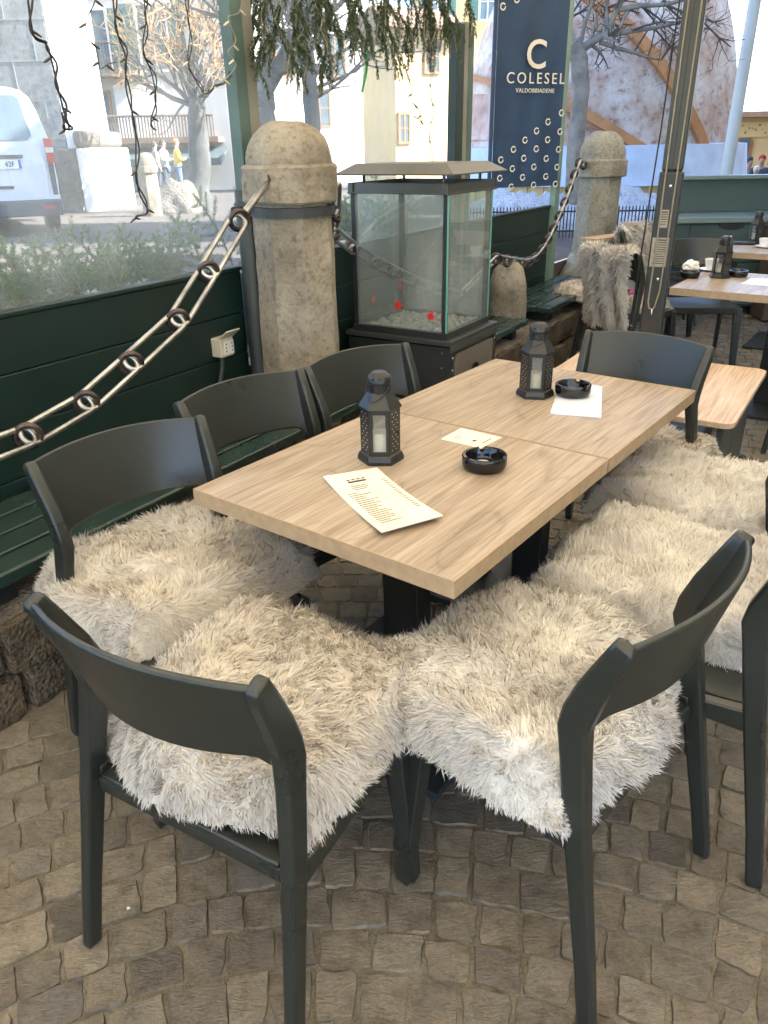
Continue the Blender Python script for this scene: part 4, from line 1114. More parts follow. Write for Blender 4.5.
# napkins, cups, tray on the rear tables
def crumple(c, r, h, seed):
    b = MB(); bb = bmesh.new(); bmesh.ops.create_icosphere(bb, subdivisions=4, radius=1); bb.verts.index_update()
    for q in bb.verts:
        p = q.co.copy(); n = mnoise.noise(p * 2.3 + Vector((seed, 0, 0))) * .45 + abs(mnoise.noise(p * 5 + Vector((seed, 3, 0)))) * .3
        p *= 1 + n * .8; b.v.append((c[0] + p.x * r, c[1] + p.y * r, c[2] + max(0, p.z * h + h * .55)))
    for f in bb.faces: b.f.append(tuple(q.index for q in f.verts))
    bb.free(); return b
tag(crumple((2.12, 5.32, .75), .05, .036, 2.0).build('crumpled_napkin', M['cotton'], None, smooth=50), 'crumpled white napkin behind the ashtray on the table behind the mast', 'napkin')
def cup(x, y, z, r, h, label):
    t = thing('coffee_cup', label, 'cup', (x, y, z))
    b = MB(); b.lathe([(r * .6, 0), (r * .8, h * .3), (r, h), (r * .94, h), (r * .72, h * .3), (0, h * .12)], 24); b.build('bowl', M['porcelain'], t, smooth=50)
    b = MB(); b.lathe([(r * .7, -.0), (r * 1.5, .010), (r * 1.5, .013), (r * .7, .004), (0, .004)], 28, (0, 0, .0)); b.build('saucer', M['porcelain'], t, smooth=50)
    b = MB(); b.tube([(r * .85, 0, h * .8), (r * 1.25, 0, h * .75), (r * 1.3, 0, h * .5), (r * .8, 0, h * .3)], .005, 8); b.build('handle', M['porcelain'], t, smooth=80)
cup(2.235, 5.26, .751, .05, .075, 'white cup beside the crumpled napkin on the table behind the mast')
cup(3.12, 6.40, .751, .05, .07, 'white cup on a saucer at the right edge, before the rearmost lantern')
t = thing('dark_tray', 'long dark tray lying on the rearmost table left of its lantern', 'tray', (2.98, 6.66, .751), R(-20))
b = MB(); b.box((0, 0, .012), (.34, .10, .02)); b.build('body', M['dark_metal'], t, bevel=.008); b = MB(); b.tube([(-.17, 0, .02), (-.2, 0, .035), (-.23, 0, .03)], .012, 8); b.build('grip', M['dark_metal'], t)

# ---------------------------------------------------------------- wooden bench beside the far table end
NR = Vector((1.49, 3.02, 0)); U = Vector((math.cos(R(-32.5)), math.sin(R(-32.5)), 0)); V2 = Vector((-U.y, U.x, 0))
t = thing('wooden_bench', 'wide worn plywood bench with grey side panel behind the far chair', 'bench', tuple(NR), R(-32.5))
b = MB(); w, L = .98, 1.0; rc = .05
poly = [(-w, 0), (-rc, 0)] + [(-rc + rc * math.sin(a), rc - rc * math.cos(a)) for a in (R(22), R(45), R(67))] + [(0, rc), (0, L - rc)] + [(-rc + rc * math.cos(a), L - rc + rc * math.sin(a)) for a in (R(22), R(45), R(67))] + [(-rc, L), (-w, L)]
b.prism(poly, .430, .456); b.build('seat_board', M['plywood'], t, bevel=.003)
b = MB(); b.box((-.06, L / 2, .215), (.028, L - .16, .428)); b.build('side_panel', M['grey_metal'], t, bevel=.002)
b = MB(); b.box((-w + .06, L / 2, .215), (.028, L - .16, .428)); b.build('side_panel', M['grey_metal'], t, bevel=.002)
b = MB(); b.box((-w / 2, L * .62, .33), (w - .16, .03, .16)); b.build('stretcher', M['dark_metal'], t, bevel=.002)
for yy in (.13, L - .13):
    b = MB(); b.lathe([(.02, 0), (.024, .004), (.02, .012)], 12, (-.03, yy, 0)); b.build('foot', M['black_metal'], t)
# small wooden shelf fixed beside the far bollard
t = thing('wooden_shelf', 'small pale wooden shelf board against the far stone bollard', 'shelf', tuple(W(6.95, 2.02, .79)), WA + R(-20))
b = MB(); b.box((0, 0, 0), (.52, .16, .025)); b.build('board', M['plank'], t, bevel=.003)
b = MB(); b.tube([(.22, .03, -.012), (.22, .05, -.25), (.22, .10, -.42)], .012, 8); b.tube([(-.2, .03, -.012), (-.2, .05, -.25), (-.2, .10, -.42)], .012, 8); b.build('bracket', M['iron'], t)
b = MB(); q = P(643, 280, 5.75)
b.shell(lambda u, v: Vector((q.x + (u - .5) * .22, q.y + (v - .5) * .12, q.z + .012 * math.sin(6 * u) - .06 * (v - .5) ** 2 * 4)), 12, 8, lambda u, v: Vector((0, 0, -1)), .03)
tag(b.build('pink_blanket', M['pink'], None, smooth=50), 'bright pink folded cloth beside the parasol mast, behind the fur draped chair', 'blanket')

# ---------------------------------------------------------------- parasol with mast
MP = Vector((1.545, 4.32, 0))
t = thing('parasol', 'large cream parasol on a slanting grey aluminium mast with looped cord', 'parasol', tuple(MP))
PR = R(-35)
def rbox(name, z0, z1, w, mat):
    b = MB(); b.box((0, 0, (z0 + z1) / 2), (w, w * .82, z1 - z0), PR + R(12)); return b.build(name, mat, t, bevel=.012, segs=3)
rbox('mast_sleeve', 0, 1.40, .120, M['mast_sleeve']); mast = rbox('mast', 1.40, 3.05, .104, M['parasol_pole'])
b = MB()
for sx in (-.030, .0, .032): b.box((sx, -.0435, 2.2), (.006, .004, 1.6))
o = b.build('mast_groove', M['black_metal'], t); o.rotation_euler = (0, 0, PR + R(12))
b = MB(); b.box((0, 0, .03), (.8, .8, .06), PR); b.build('ground_plate', M['dark_metal'], t, bevel=.01)
f = Matrix.Rotation(PR + R(12), 4, 'Z')
lp = [(-.028, -.062, 2.9), (-.028, -.062, 2.0), (-.026, -.062, 1.0), (-.030, -.062, .74), (-.022, -.062, .705), (-.010, -.062, .70), (.0, -.062, .70), (.008, -.062, .715), (.022, -.062, .80), (.026, -.062, 1.0), (.030, -.062, 1.6), (.034, -.062, 2.9)]
b = MB(); b.tube(lp, .0042, 8); o = b.build('cord', M['cord'], t, smooth=80); o.matrix_local = f
b = MB(); b.tube([(-.004, -.052, .70), (-.004, -.070, .695), (-.004, -.066, .67)], .005, 8); o = b.build('cord_hook', M['chrome'], t, smooth=80); o.matrix_local = f
for z, wd, hh in ((1.17, .045, .09), (1.0, .085, .15)):
    b = MB(); b.box((-.008, -.0500, z), (wd, .001, hh)); o = b.build('sticker', M['sticker'], t); o.matrix_local = f
    b = MB()
    for k in range(int(hh / .012) - 1):
        b.box((-.008 + random.uniform(-.004, .004), -.0508, z + hh / 2 - .012 * (k + 1)), (wd * random.uniform(.55, .85), .0006, .0035 if k else .006))
    o = b.build('sticker_print', M['black_ink'], o)
for z in (1.33, .86):
    b = MB(); b.lathe([(.008, 0), (.007, .003), (0, .004)], 12); o = b.build('bolt', M['chrome'], t); o.matrix_local = f @ Matrix.Translation((.004, -.0495, z)) @ Matrix.Rotation(R(90), 4, 'X')
cab = MB(); cab.tube([(-.13, .02, .3), (-.085, .02, 1.6), (-.06, .02, 3.0)], .0045, 6); o = cab.build('side_cable', M['cable'], t, smooth=80); o.matrix_local = f
# canopy, four sloping fields with a small rise
b = MB(); H = 2.92; rise = .55; n = 14
def can(u, v):
    x, y = (u - .5) * 2 * H, (v - .5) * 2 * H - (v < .5) * (.5 - v) * 1.8; k = max(abs(u - .5), abs(v - .5)) * 2  # terrace side drawn out further to stop sun reaching in underneath
    return Vector((x, y, 2.80 + rise * (1 - k) - .05 * math.sin(PI * k)))
b.shell(can, n * 2, n * 2, lambda u, v: Vector((0, 0, 1)), .004); o = b.build('canopy', M['canopy'], t, rz=WA)
for q in range(4):
    an = WA + R(45 + 90 * q); b = MB(); b.tube([(0, 0, 3.28), (math.cos(an) * H * 1.38, math.sin(an) * H * 1.38, 2.76)], .016, 8); b.build('rib', M['parasol_pole'], t)

_p2 = copy_tree(t); _p2.location = tuple(MP - WD * 5.72 + Vector((.02, 0, -.07))); _p2['label'] = 'second cream parasol added out of view behind the viewer for warm shade'; _p2['group'] = t['group'] = 'cream terrace parasols'  # unseen copy added to block blue sky and warm the light
# ---------------------------------------------------------------- service cabinet at the back right
CX, CY = 2.78, 7.45
t = thing('service_cabinet', 'grey green service cabinet with raised back panel behind the rear tables', 'cabinet', (CX, CY, 0), R(-2))
b = MB(); b.box((1.15, .30, .48), (2.3, .56, .72)); b.build('carcass', M['cabinet_green'], t, bevel=.004)
b = MB(); b.box((1.15, .28, .873), (2.36, .64, .05)); b.build('counter', M['cabinet_edge'], t, bevel=.006)
b = MB(); b.box((1.18, .56, 1.05), (2.24, .04, .30)); b.build('back_panel', M['cabinet_green'], t, bevel=.004)
b = MB(); b.box((1.18, .52, 1.215), (2.30, .16, .035)); b.build('top_rail', M['cabinet_edge'], t, bevel=.006)
for k in range(2):
    for (z0, z1) in ((.50, .83), (.16, .48)):
        b = MB(); b.box((.62 + 1.06 * k, .012, (z0 + z1) / 2), (.98, .02, z1 - z0)); dr = b.build('drawer_front', M['cabinet_green'], t, bevel=.003)
        b = MB(); b.lathe([(0, 0), (.12, 0), (.12, .004), (0, .004)], 24); h_ = b.build('grip_slot', M['black_ink'], dr); h_.location = (.5 + 1.06 * k, .0005, z1 - .004); h_.rotation_euler = (R(90), 0, 0); h_.scale = (1, .35, 1)
b = MB(); b.box((1.15, .04, .13), (2.32, .06, .03)); b.build('base_trim', M['cabinet_edge'], t, bevel=.003)
for x in (.1, 1.15, 2.2):
    b = MB(); b.box((x, .3, .06), (.08, .4, .11)); b.build('foot', M['black_metal'], t)
t = thing('brown_cabinet', 'dark brown cabinet side standing before the green service cabinet at the right edge', 'cabinet', (3.55, 7.05, 0), R(-4))
b = MB(); b.box((.4, .16, .42), (.8, .3, .80)); b.build('body', M['brown_board'], t, bevel=.004)
b = MB(); b.box((.4, .15, .83), (.84, .34, .02)); b.build('lid', M['brown_board'], t, bevel=.003)
# basket of dark kindling with a pale twig
t = thing('wire_basket', 'dark wire basket of kindling beside the parasol mast, before the green cabinet', 'basket', (2.72, 7.1, 0))
b = MB()
for k in range(7):
    z = .34 + .05 * k; r = .16 + .012 * k; b.tube([(r * 1.3 * math.cos(a), r * math.sin(a), z) for a in [2 * PI * i / 24 for i in range(24)]], .008, 6, closed=True)
for k in range(10):
    a = 2 * PI * k / 10; b.tube([(.15 * 1.3 * math.cos(a), .15 * math.sin(a), .30), (.235 * 1.3 * math.cos(a), .235 * math.sin(a), .65)], .006, 6)
for k in range(4):
    a = PI / 4 + PI / 2 * k; b.tube([(.24 * math.cos(a), .2 * math.sin(a), 0), (.17 * math.cos(a), .13 * math.sin(a), .34)], .012, 6)
b.build('wire_frame', M['iron'], t, smooth=60)
b = MB()
for k in range(26):
    a = random.uniform(0, 6.3); c = Vector((random.uniform(-.15, .15), random.uniform(-.1, .1), random.uniform(.5, .68))); d = Vector((math.cos(a), math.sin(a) * .7, random.uniform(-.2, .3))) * random.uniform(.08, .16); b.tube([c - d, c + d], random.uniform(.008, .018), 5)
b.build('kindling', M['bark_grey'], t)
b = MB()
for k in range(9):
    c = Vector((.24, -.02, .66)); a = random.uniform(-.6, .9); d = Vector((math.cos(a), 0, math.sin(a))) * random.uniform(.1, .25); b.tube([c, c + d * .6, c + d + Vector((0, 0, random.uniform(-.02, .04)))], .004, 5)
b.build('pale_twigs', M['cotton'], t)

# ================================================================== BEYOND THE TERRACE
def WP(px, py, n):
    d = ray(px, py); t = n / (d.x * WN.x + d.y * WN.y)
    return Vector((d.x * t, d.y * t, d.z * t + CAM_H))

# ---------------------------------------------------------------- banner
BR = P(563.5, 100, 6.92); BL = P(495, 100, 6.66); dv = (BR - BL); dv.z = 0; bw = dv.length; ba = math.atan2(dv.y, dv.x); bc = (BR + BL) / 2
zb = P(520, 187, 6.78).z
t = thing('banner', 'navy banner with white letters and horseshoe shapes hanging beside the slim post', 'banner', (bc.x, bc.y, 0), ba)
b = MB()
b.shell(lambda u, v: Vector(((u - .5) * bw, .010 * math.sin(7 * u + 2.5 * v) + .006 * math.sin(17 * u - 3 * v), zb + v * 2.3)), 24, 30, lambda u, v: Vector((0, 1, 0)), .003)
b.build('cloth', M['navy'], t, smooth=60)
b = MB(); b.tube([(-bw / 2 - .012, .02, zb - .1), (-bw / 2 - .012, .02, zb + 2.4)], .016, 12); b.build('pole', M['navy'], t, smooth=60)
def zpx(py): return P(530, py, 6.79).z
letters('C', .275, M['banner_white'], t, (.022, -.022, zpx(56)), bold=.003)
letters('COLESEL', .108, M['banner_white'], t, (.030, -.022, zpx(79)), spacing=1.36)
letters('VALDOBBIADENE', .042, M['banner_white'], t, (.03, -.022, zpx(91)), spacing=1.12)
rows = [(.92, .60), (.70, .69), (.90, .745), (.55, .785), (.74, .83), (.38, .87), (.62, .905), (.87, .92), (.22, .94), (.45, .975), (.72, .99), (.08, 1.03), (.30, 1.055), (.55, 1.07), (.86, 1.05), (.18, 1.13), (.42, 1.13), (.70, 1.13), (.05, 1.20), (.88, 1.16), (.27, 1.225), (.55, 1.225), (.82, 1.225)]
b = MB()
for (u, q) in [((x - 490 + (187 - y) * -.10) / 62, y) for x, y in ((557, 113), (544, 122), (555, 132), (533, 131), (543, 140), (522, 140), (532, 149), (553, 150), (511, 149), (520, 158), (541, 159), (499, 159), (509, 168), (529, 167), (551, 168), (497, 177), (518, 177), (540, 177), (507, 186), (528, 185), (549, 185), (510, 9), (522, 1))]:
    x0 = (u - .5) * bw; z0 = zpx(q); r = .026
    pts = []
    for k in range(11):
        a = R(75 + 330 * k / 10 - 20); pts.append((x0 + r * math.cos(a + R(-20)), z0 + r * math.sin(a + R(-20))))
    N_ = len(pts); 
    inner = [(x0 + (px_ - x0) * .62, z0 + (pz_ - z0) * .62) for px_, pz_ in pts]
    vs = [(p[0], -.022, p[1]) for p in pts] + [(p[0], -.022, p[1]) for p in inner]
    if abs(x0) < bw / 2 - .01: b = MB(); b.add(vs, [(k, k + 1, N_ + k + 1, N_ + k) for k in range(N_ - 1)]); b.build('horseshoe', M['banner_white'], t)

# ---------------------------------------------------------------- light strings on the left windscreen
def light_string(label, px, mat, bmat, n=2.44, double=True, r=.0035, every=3):
    if px[0][1] <= -30: px = [(px[0][0] - 10, -172)] + list(px)
    pts = [WP(x, y, n) for x, y in px]
    # resample smoothly
    ps = []
    for i in range(len(pts) - 1):
        for k in range(5):
            q = k / 5; a = pts[max(0, i - 1)]; b0 = pts[i]; c = pts[i + 1]; d = pts[min(len(pts) - 1, i + 2)]
            ps.append(.5 * ((2 * b0) + (c - a) * q + (2 * a - 5 * b0 + 4 * c - d) * q * q + (3 * b0 - a - 3 * c + d) * q ** 3))
    ps.append(pts[-1])
    r *= .72
    t = thing('light_string', label, 'light string', tuple(ps[0]), 0, 'fairy light strings on the windscreen')
    o = ps[0]
    b = MB(); b.tube([p - o for p in ps], r, 6)
    if double: b.tube([p - o + WD * (.012 * math.sin(i * .8)) - WN * .006 for i, p in enumerate(ps)], r, 6)
    b.build('cable', mat, t, smooth=80)
    for k, i in enumerate(range(4, len(ps) - 1, every * 2)):
        s = 1 if k % 2 else -1; p = ps[i] - o; d = (WD * s + Vector((0, 0, -.5))).normalized()
        b = MB(); b.tube([p, p + d * .016, p + d * .034], [.0035, .005, .0025], 8); b.build('bulb', bmat, t, smooth=60)
light_string('thick black light string at the far left, ending in a loop above the van', [(26, -40), (28, 0), (34, 36), (46, 44), (52, 62), (58, 88), (64, 112), (69, 127), (65, 128), (62, 112)], M['cable'], M['bulb'], r=.005, every=5)
light_string('thin light string with hanging dark bulbs before the white wall', [(96, -40), (95, 0), (86, 20), (88, 38), (97, 50), (100, 68), (108, 64), (117, 62)], M['bulb'], M['bulb'], double=False, r=.0026, every=3)
light_string('long black light string reaching lowest, before the green shutters', [(110, -40), (113, 0), (118, 35), (126, 58), (126, 88), (135, 126), (136, 165), (139, 192), (148, 212), (136, 216), (139, 219)], M['cable'], M['bulb'], r=.0042, every=4)
light_string('black light string right of the green shutters, before the orange willow', [(142, -40), (144, 0), (146, 20), (143, 48), (152, 75), (156, 100), (151, 120), (154, 130)], M['cable'], M['bulb'], every=3)
light_string('light string before the middle of the orange willow', [(184, -40), (185, 0), (190, 30), (188, 62), (198, 84), (206, 94), (212, 86), (226, 80), (238, 40), (229, 16)], M['cable'], M['bulb_clear'], r=.003, every=4)
light_string('pale light string with clear bulbs on the left screen post', [(241, -30), (240, 10), (228, 18), (236, 40), (228, 52), (236, 66), (222, 82)], M['cable_white'], M['bulb_clear'], n=2.39, double=False, every=3)
light_string('short black light string below the garland, before the yellow house', [(414, 78), (411, 98), (418, 110), (422, 122), (413, 116)], M['cable'], M['bulb'], n=2.40, double=True, r=.0025, every=2)
light_string('pale double light string hanging left of the short double post', [(432, 60), (430, 90), (433, 112), (429, 135), (432, 162)], M['cable_white'], M['bulb_clear'], n=2.42, r=.0028, every=2)
b = MB(); q = WP(368, 50, 2.42); q2 = WP(362, 92, 2.42)
b.tube([q, (q + q2) / 2 + WD * .01, q2], [.006, .009, .007], 6); tag(b.build('green_ribbon', M['green_tape'], None, smooth=80), 'bright green ribbon hanging from the conifer garland', 'ribbon')

# ---------------------------------------------------------------- needles
def needle_mesh(name, stems, mat, per_m, nl, nw, parent, lean=.7, seed=0):
    rg = np.random.default_rng(seed); V = []; n0 = 0
    for st in stems:
        st = np.array(st, float); seg = st[1:] - st[:-1]; L = np.linalg.norm(seg, axis=1); tot = L.sum(); k = max(6, int(tot * per_m))
        u = rg.uniform(0, 1, k) * tot; cum = np.concatenate([[0], np.cumsum(L)]); i = np.clip(np.searchsorted(cum, u) - 1, 0, len(L) - 1); f = ((u - cum[i]) / L[i])[:, None]
        p = st[i] + seg[i] * f; tg = seg[i] / L[i][:, None]
        r = rg.normal(0, 1, (k, 3)); r -= tg * (r * tg).sum(1)[:, None]; r /= np.linalg.norm(r, axis=1, keepdims=True)
        d = r * (1 - .35 * lean) + tg * lean; d /= np.linalg.norm(d, axis=1, keepdims=True)
        ln = nl * rg.uniform(.6, 1.2, k)[:, None] * (1 - .4 * f * (i == len(L) - 1)[:, None])
        sd = np.cross(d, rg.normal(0, 1, (k, 3))); sd /= np.linalg.norm(sd, axis=1, keepdims=True)
        V.append(np.stack([p - sd * nw, p + sd * nw, p + d * ln * .6 + sd * nw * .9, p + d * ln, p + d * ln * .6 - sd * nw * .9], 1).reshape(-1, 3))
    V = np.concatenate(V); n = len(V) // 5
    return raw_mesh(name, V, np.arange(n * 5), np.full(n, 5), mat, parent)

def stem_curve(p, d, L, bend, n=6):
    pts = [Vector(p)]; d = Vector(d).normalized()
    for k in range(n):
        d = (d + Vector(bend) / n).normalized(); pts.append(pts[-1] + d * L / n)
    return pts

# conifer garland over the windscreen
rr = random.Random(5)
stems = []; mains = []
GR = [WP(x, -45 + 3 * math.sin(x * .05), 2.36) for x in range(226, 500, 8)]
ends = [(250, 80), (258, 70), (268, 60), (280, 85), (290, 95), (300, 92), (306, 70), (318, 95), (325, 80), (332, 70), (340, 60), (350, 66), (356, 62), (362, 52), (370, 60), (376, 45), (384, 68), (390, 66), (396, 80), (401, 80), (406, 62), (412, 56), (418, 62), (424, 72), (429, 72), (434, 74), (440, 56), (446, 58), (452, 52), (458, 50), (464, 48)]
for x, y in ends:
    for rep in range(1 + (x % 2)):
        xx = x + rr.uniform(-4, 4); top = WP(xx + rr.uniform(-14, 14), -45, 2.36 + rr.uniform(-.06, .1)); end = WP(xx, y - rep * rr.uniform(5, 30), 2.36 + rr.uniform(-.1, .08))
        n_ = 9; m = []
        for k in range(n_):
            q = k / (n_ - 1); m.append(top.lerp(end, q) + WD * (.05 * math.sin(q * PI) * rr.uniform(-1, 1)) + WN * .02 * math.sin(q * 5))
        mains.append(m); stems.append(m)
        for k in range(7):
            i = rr.randrange(1, n_ - 2); a = m[i]; dr = (m[i + 1] - m[i]).normalized() + WD * rr.uniform(-.6, .6) + WN * rr.uniform(-.5, .5)
            stems.append(stem_curve(a, dr, rr.uniform(.08, .2), (0, 0, -.9), 4))
t = thing('conifer_garland', 'drooping conifer garland hung between the two screen posts above the bollard', 'garland', (0, 0, 0))
needle_mesh('needles', [[tuple(p) for p in s] for s in stems], M['cypress'], 860, .022, .0015, t, lean=.75, seed=2)
b = MB()
for m in mains: b.tube(m, .0035, 5)
b.tube(GR, .012, 8); b.build('stems', M['bark'], t)

# fir boughs in planters behind the screen
def fir_planter(label, s0, s1, count, zlo, zhi, seed, tall=1.0):
    rr = random.Random(seed)
    t = thing('fir_planter', label, 'planter', (0, 0, 0), group='fir planters outside the screen')
    b = MB(); b.box(W((s0 + s1) / 2, 2.78, .80), (s1 - s0, .44, .36), WA); b.build('planter_box', M['green_board'], t, bevel=.004)
    st = []; mains = []
    for k in range(count):
        s = s0 + (s1 - s0) * (k + rr.uniform(.1, .9)) / count; n = rr.uniform(2.60, 2.95)
        d = Vector((0, 0, 1)) + WD * rr.uniform(-.8, .8) + WN * rr.uniform(-.25, .25)
        L = rr.uniform(.25, .48) * tall; m = stem_curve(W(s, n, zlo), d, L, WD * rr.uniform(-.4, .4) + Vector((0, 0, -.35)), 7)
        mains.append(m); st.append(m)
        for i in range(1, 7):
            for sg in (-1, 1):
                tg = (m[i + 1 if i < 7 else i] - m[i - 1]).normalized(); sd = tg.cross(WN).normalized() * sg
                st.append(stem_curve(m[i], tg * .75 + sd + WN * rr.uniform(-.35, .35), L * (.44 - .05 * i) * rr.uniform(.7, 1.2) + .02, (0, 0, -.3), 3))
    needle_mesh('needles', [[tuple(p) for p in s] for s in st], M['fir'], 1150, .019, .0011, t, lean=.55, seed=seed)
    b = MB()
    for m in mains: b.tube(m, .004, 5)
    b.build('twigs', M['bark'], t)
fir_planter('fir boughs rising behind the dusty pane on the left, in front of the van', -.6, 2.68, 96, .96, 1.3, 3, .80)
fir_planter('fir boughs behind the pane seen through the glass stove', 2.98, 4.7, 34, .98, 1.3, 4, .95)

# ---------------------------------------------------------------- parked van
vc = P(70, 200, 11.9)
va = R(27)
vx = Vector((math.cos(va), math.sin(va), 0)); vo = vc - vx * .93
gz = plaza_z(0, 11.9)
t = thing('parked_van', 'white parked van seen from behind at the left edge, with a blue edged number plate', 'van', (vo.x, vo.y, gz), va)
t.scale = (.86, 1, .96)
prof = [(.30, .90), (.42, .955), (.75, .975), (1.05, .97), (1.25, .95), (1.45, .905), (1.68, .84), (1.85, .77), (1.94, .66), (1.975, .50), (1.99, .25), (1.995, 0)]
def vsec(y, k, zk=1.0, hood=None):
    pts = [(w * k, z) for z, w in prof]
    if hood: pts = [(w, min(z, hood)) for w, z in pts]
    return pts
b = MB(); secs = [(0.0, .965, None), (.03, .985, None), (.12, 1, None), (2.2, 1, None), (3.4, .995, None), (3.75, .985, 1.75), (4.25, .96, 1.22), (4.75, .93, 1.08), (5.0, .86, .95)]
m = len(prof) * 2 - 1
for y, k, hd in secs:
    ps = vsec(y, k, hood=hd); full = ps + [(-w, z) for w, z in reversed(ps[:-1])]
    for w, z in full: b.v.append((w, y + (.16 * max(0, z - 1.0) if y < .2 else 0), z))
for i in range(len(secs) - 1):
    for k in range(m - 1): b.f.append((i * m + k, i * m + k + 1, (i + 1) * m + k + 1, (i + 1) * m + k))
b.f.append(tuple(range(m))); b.f.append(tuple((len(secs) - 1) * m + k for k in reversed(range(m))))
b.build('body', M['white_paint'], t, smooth=35)
sl = math.atan(.16)
def vp(x, z, off=0.0): return (x, .16 * max(0, z - 1.0) - off, z)
def vplate(name, pts, mat, th=.012, parent=t):
    b = MB(); n = len(pts)
    vs = [vp(x, z, th) for x, z in pts] + [vp(x, z, -.005) for x, z in pts]
    b.add(vs, [tuple(range(n)), tuple(range(2 * n - 1, n - 1, -1))] + [(i, n + i, n + (i + 1) % n, (i + 1) % n) for i in range(n)])
    return b.build(name, mat, parent, bevel=.004)
vplate('rear_window', [(-.68, 1.36), (-.60, 1.30), (.60, 1.30), (.68, 1.36), (.60, 1.84), (.52, 1.88), (-.52, 1.88), (-.60, 1.84)], M['window_glass'], .006)
vplate('tailgate', [(-.78, .50), (.78, .50), (.80, 1.0), (.74, 1.27), (-.74, 1.27), (-.80, 1.0)], M['white_paint'], .010)
vplate('tailgate_handle', [(-.20, 1.065), (.48, 1.065), (.49, 1.11), (-.21, 1.11)], M['bumper'], .03)
vplate('lower_handle', [(.02, .66), (.26, .66), (.26, .70), (.02, .70)], M['bumper'], .022)
pl_ = vplate('number_plate', [(-.08, .925), (.44, .925), (.44, 1.045), (-.08, 1.045)], M['plate_white'], .02)
vplate('plate_band', [(.395, .928), (.438, .928), (.438, 1.042), (.395, 1.042)], M['blue'], .0225, pl_)
vplate('plate_band', [(-.078, .928), (-.035, .928), (-.035, 1.042), (-.078, 1.042)], M['blue'], .0225, pl_)
letters('42F', .10, M['black_ink'], pl_, (.265, -.024, .986))
for sx in (-1, 1):
    b = MB(); b.prism([(sx * .86, -.02), (sx * .97, .02), (sx * .985, .22), (sx * .93, .24), (sx * .84, .02)], .98, 1.32); tl = b.build('tail_light', M['red_lamp'], t, bevel=.01)
    b = MB(); b.prism([(sx * .858, -.024), (sx * .972, .016), (sx * .988, .20), (sx * .93, .22), (sx * .84, .02)], 1.13, 1.20); b.build('reverse_lamp', M['clear_lamp'], tl)
    b = MB(); b.prism([(sx * .85, -.012), (sx * .965, .022), (sx * .985, .30), (sx * .93, .3), (sx * .84, .02)], .56, .98); b.build('corner_trim', M['bumper'], t, bevel=.01)
b = MB(); b.prism([(-.97, .05), (-.93, -.10), (-.6, -.16), (.6, -.16), (.93, -.10), (.97, .05), (.985, .45), (-.985, .45)], .28, .50); bp = b.build('rear_bumper', M['bumper'], t, bevel=.03, segs=3)
for sx in (-1, 1):
    b = MB(); b.box((sx * .72, -.142, .40), (.16, .02, .045), rz=sx * .25); b.build('reflector', M['red_lamp'], bp)
for sx in (-1, 1):
    for yy in (.95, 4.0):
        b = MB(); b.lathe([(.20, -.11), (.31, -.11), (.335, -.07), (.335, .07), (.31, .11), (.20, .11)], 32); w = b.build('wheel', M['tyre'], t, smooth=40); w.location = (sx * .84, yy, .335); w.rotation_euler = (0, R(90), 0)
        b = MB(); b.lathe([(0, -.10), (.20, -.115), (.20, .115), (0, .10)], 20); b.build('rim', M['roof_metal'], w, smooth=40)
# ---------------------------------------------------------------- grey tower with battered white flank
p0 = P(75, 190, 18.0); ca = P(97, 190, 20.8)
t = thing('stone_tower', 'tall grey ashlar tower at the left edge with a sunlit white flank', 'tower', (p0.x, 18.0, 0), 0)
b = MB(); H = 14.0
fx = -9.0; D1 = 2.6
b.box((fx / 2, D1 / 2, H / 2), (-fx, D1, H)); b.build('ashlar_wall', M['tower_stone'], t, bevel=.02)
b = MB()
for k in range(18):
    z = .35 + .72 * k
    b.box((fx / 2 + .02, -.005, z), (-fx, .012, .02))
    for q in range(9):
        b.box((-.3 - q * 1.05 - (.5 if k % 2 else 0), -.005, z + .36), (.02, .012, .70))
b.build('masonry_joint', M['joint_stone'], t)
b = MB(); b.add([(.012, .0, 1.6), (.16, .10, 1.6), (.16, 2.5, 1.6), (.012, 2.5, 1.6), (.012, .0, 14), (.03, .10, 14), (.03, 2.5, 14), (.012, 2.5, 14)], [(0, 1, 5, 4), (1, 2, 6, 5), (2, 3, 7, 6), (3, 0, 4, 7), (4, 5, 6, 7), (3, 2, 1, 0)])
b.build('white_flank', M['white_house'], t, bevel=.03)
b = MB(); b.box((fx / 2 + .06, D1 / 2 - .1, .65), (-fx + .2, D1 + .2, 1.9)); b.build('plinth', M['plinth_stone'], t, bevel=.04)
b = MB(); b.prism([(.17, -.12), (.36, -.02), (.42, 2.6), (.17, 2.6)], 1.62, 1.95); b.build('corbel_course', M['plinth_stone'], t, bevel=.12, segs=4)
b = MB(); b.prism([(.17, -.05), (.34, .05), (.45, 2.9), (.17, 2.9)], -.2, 1.61); b.build('buttress', M['white_house'], t, bevel=.05)

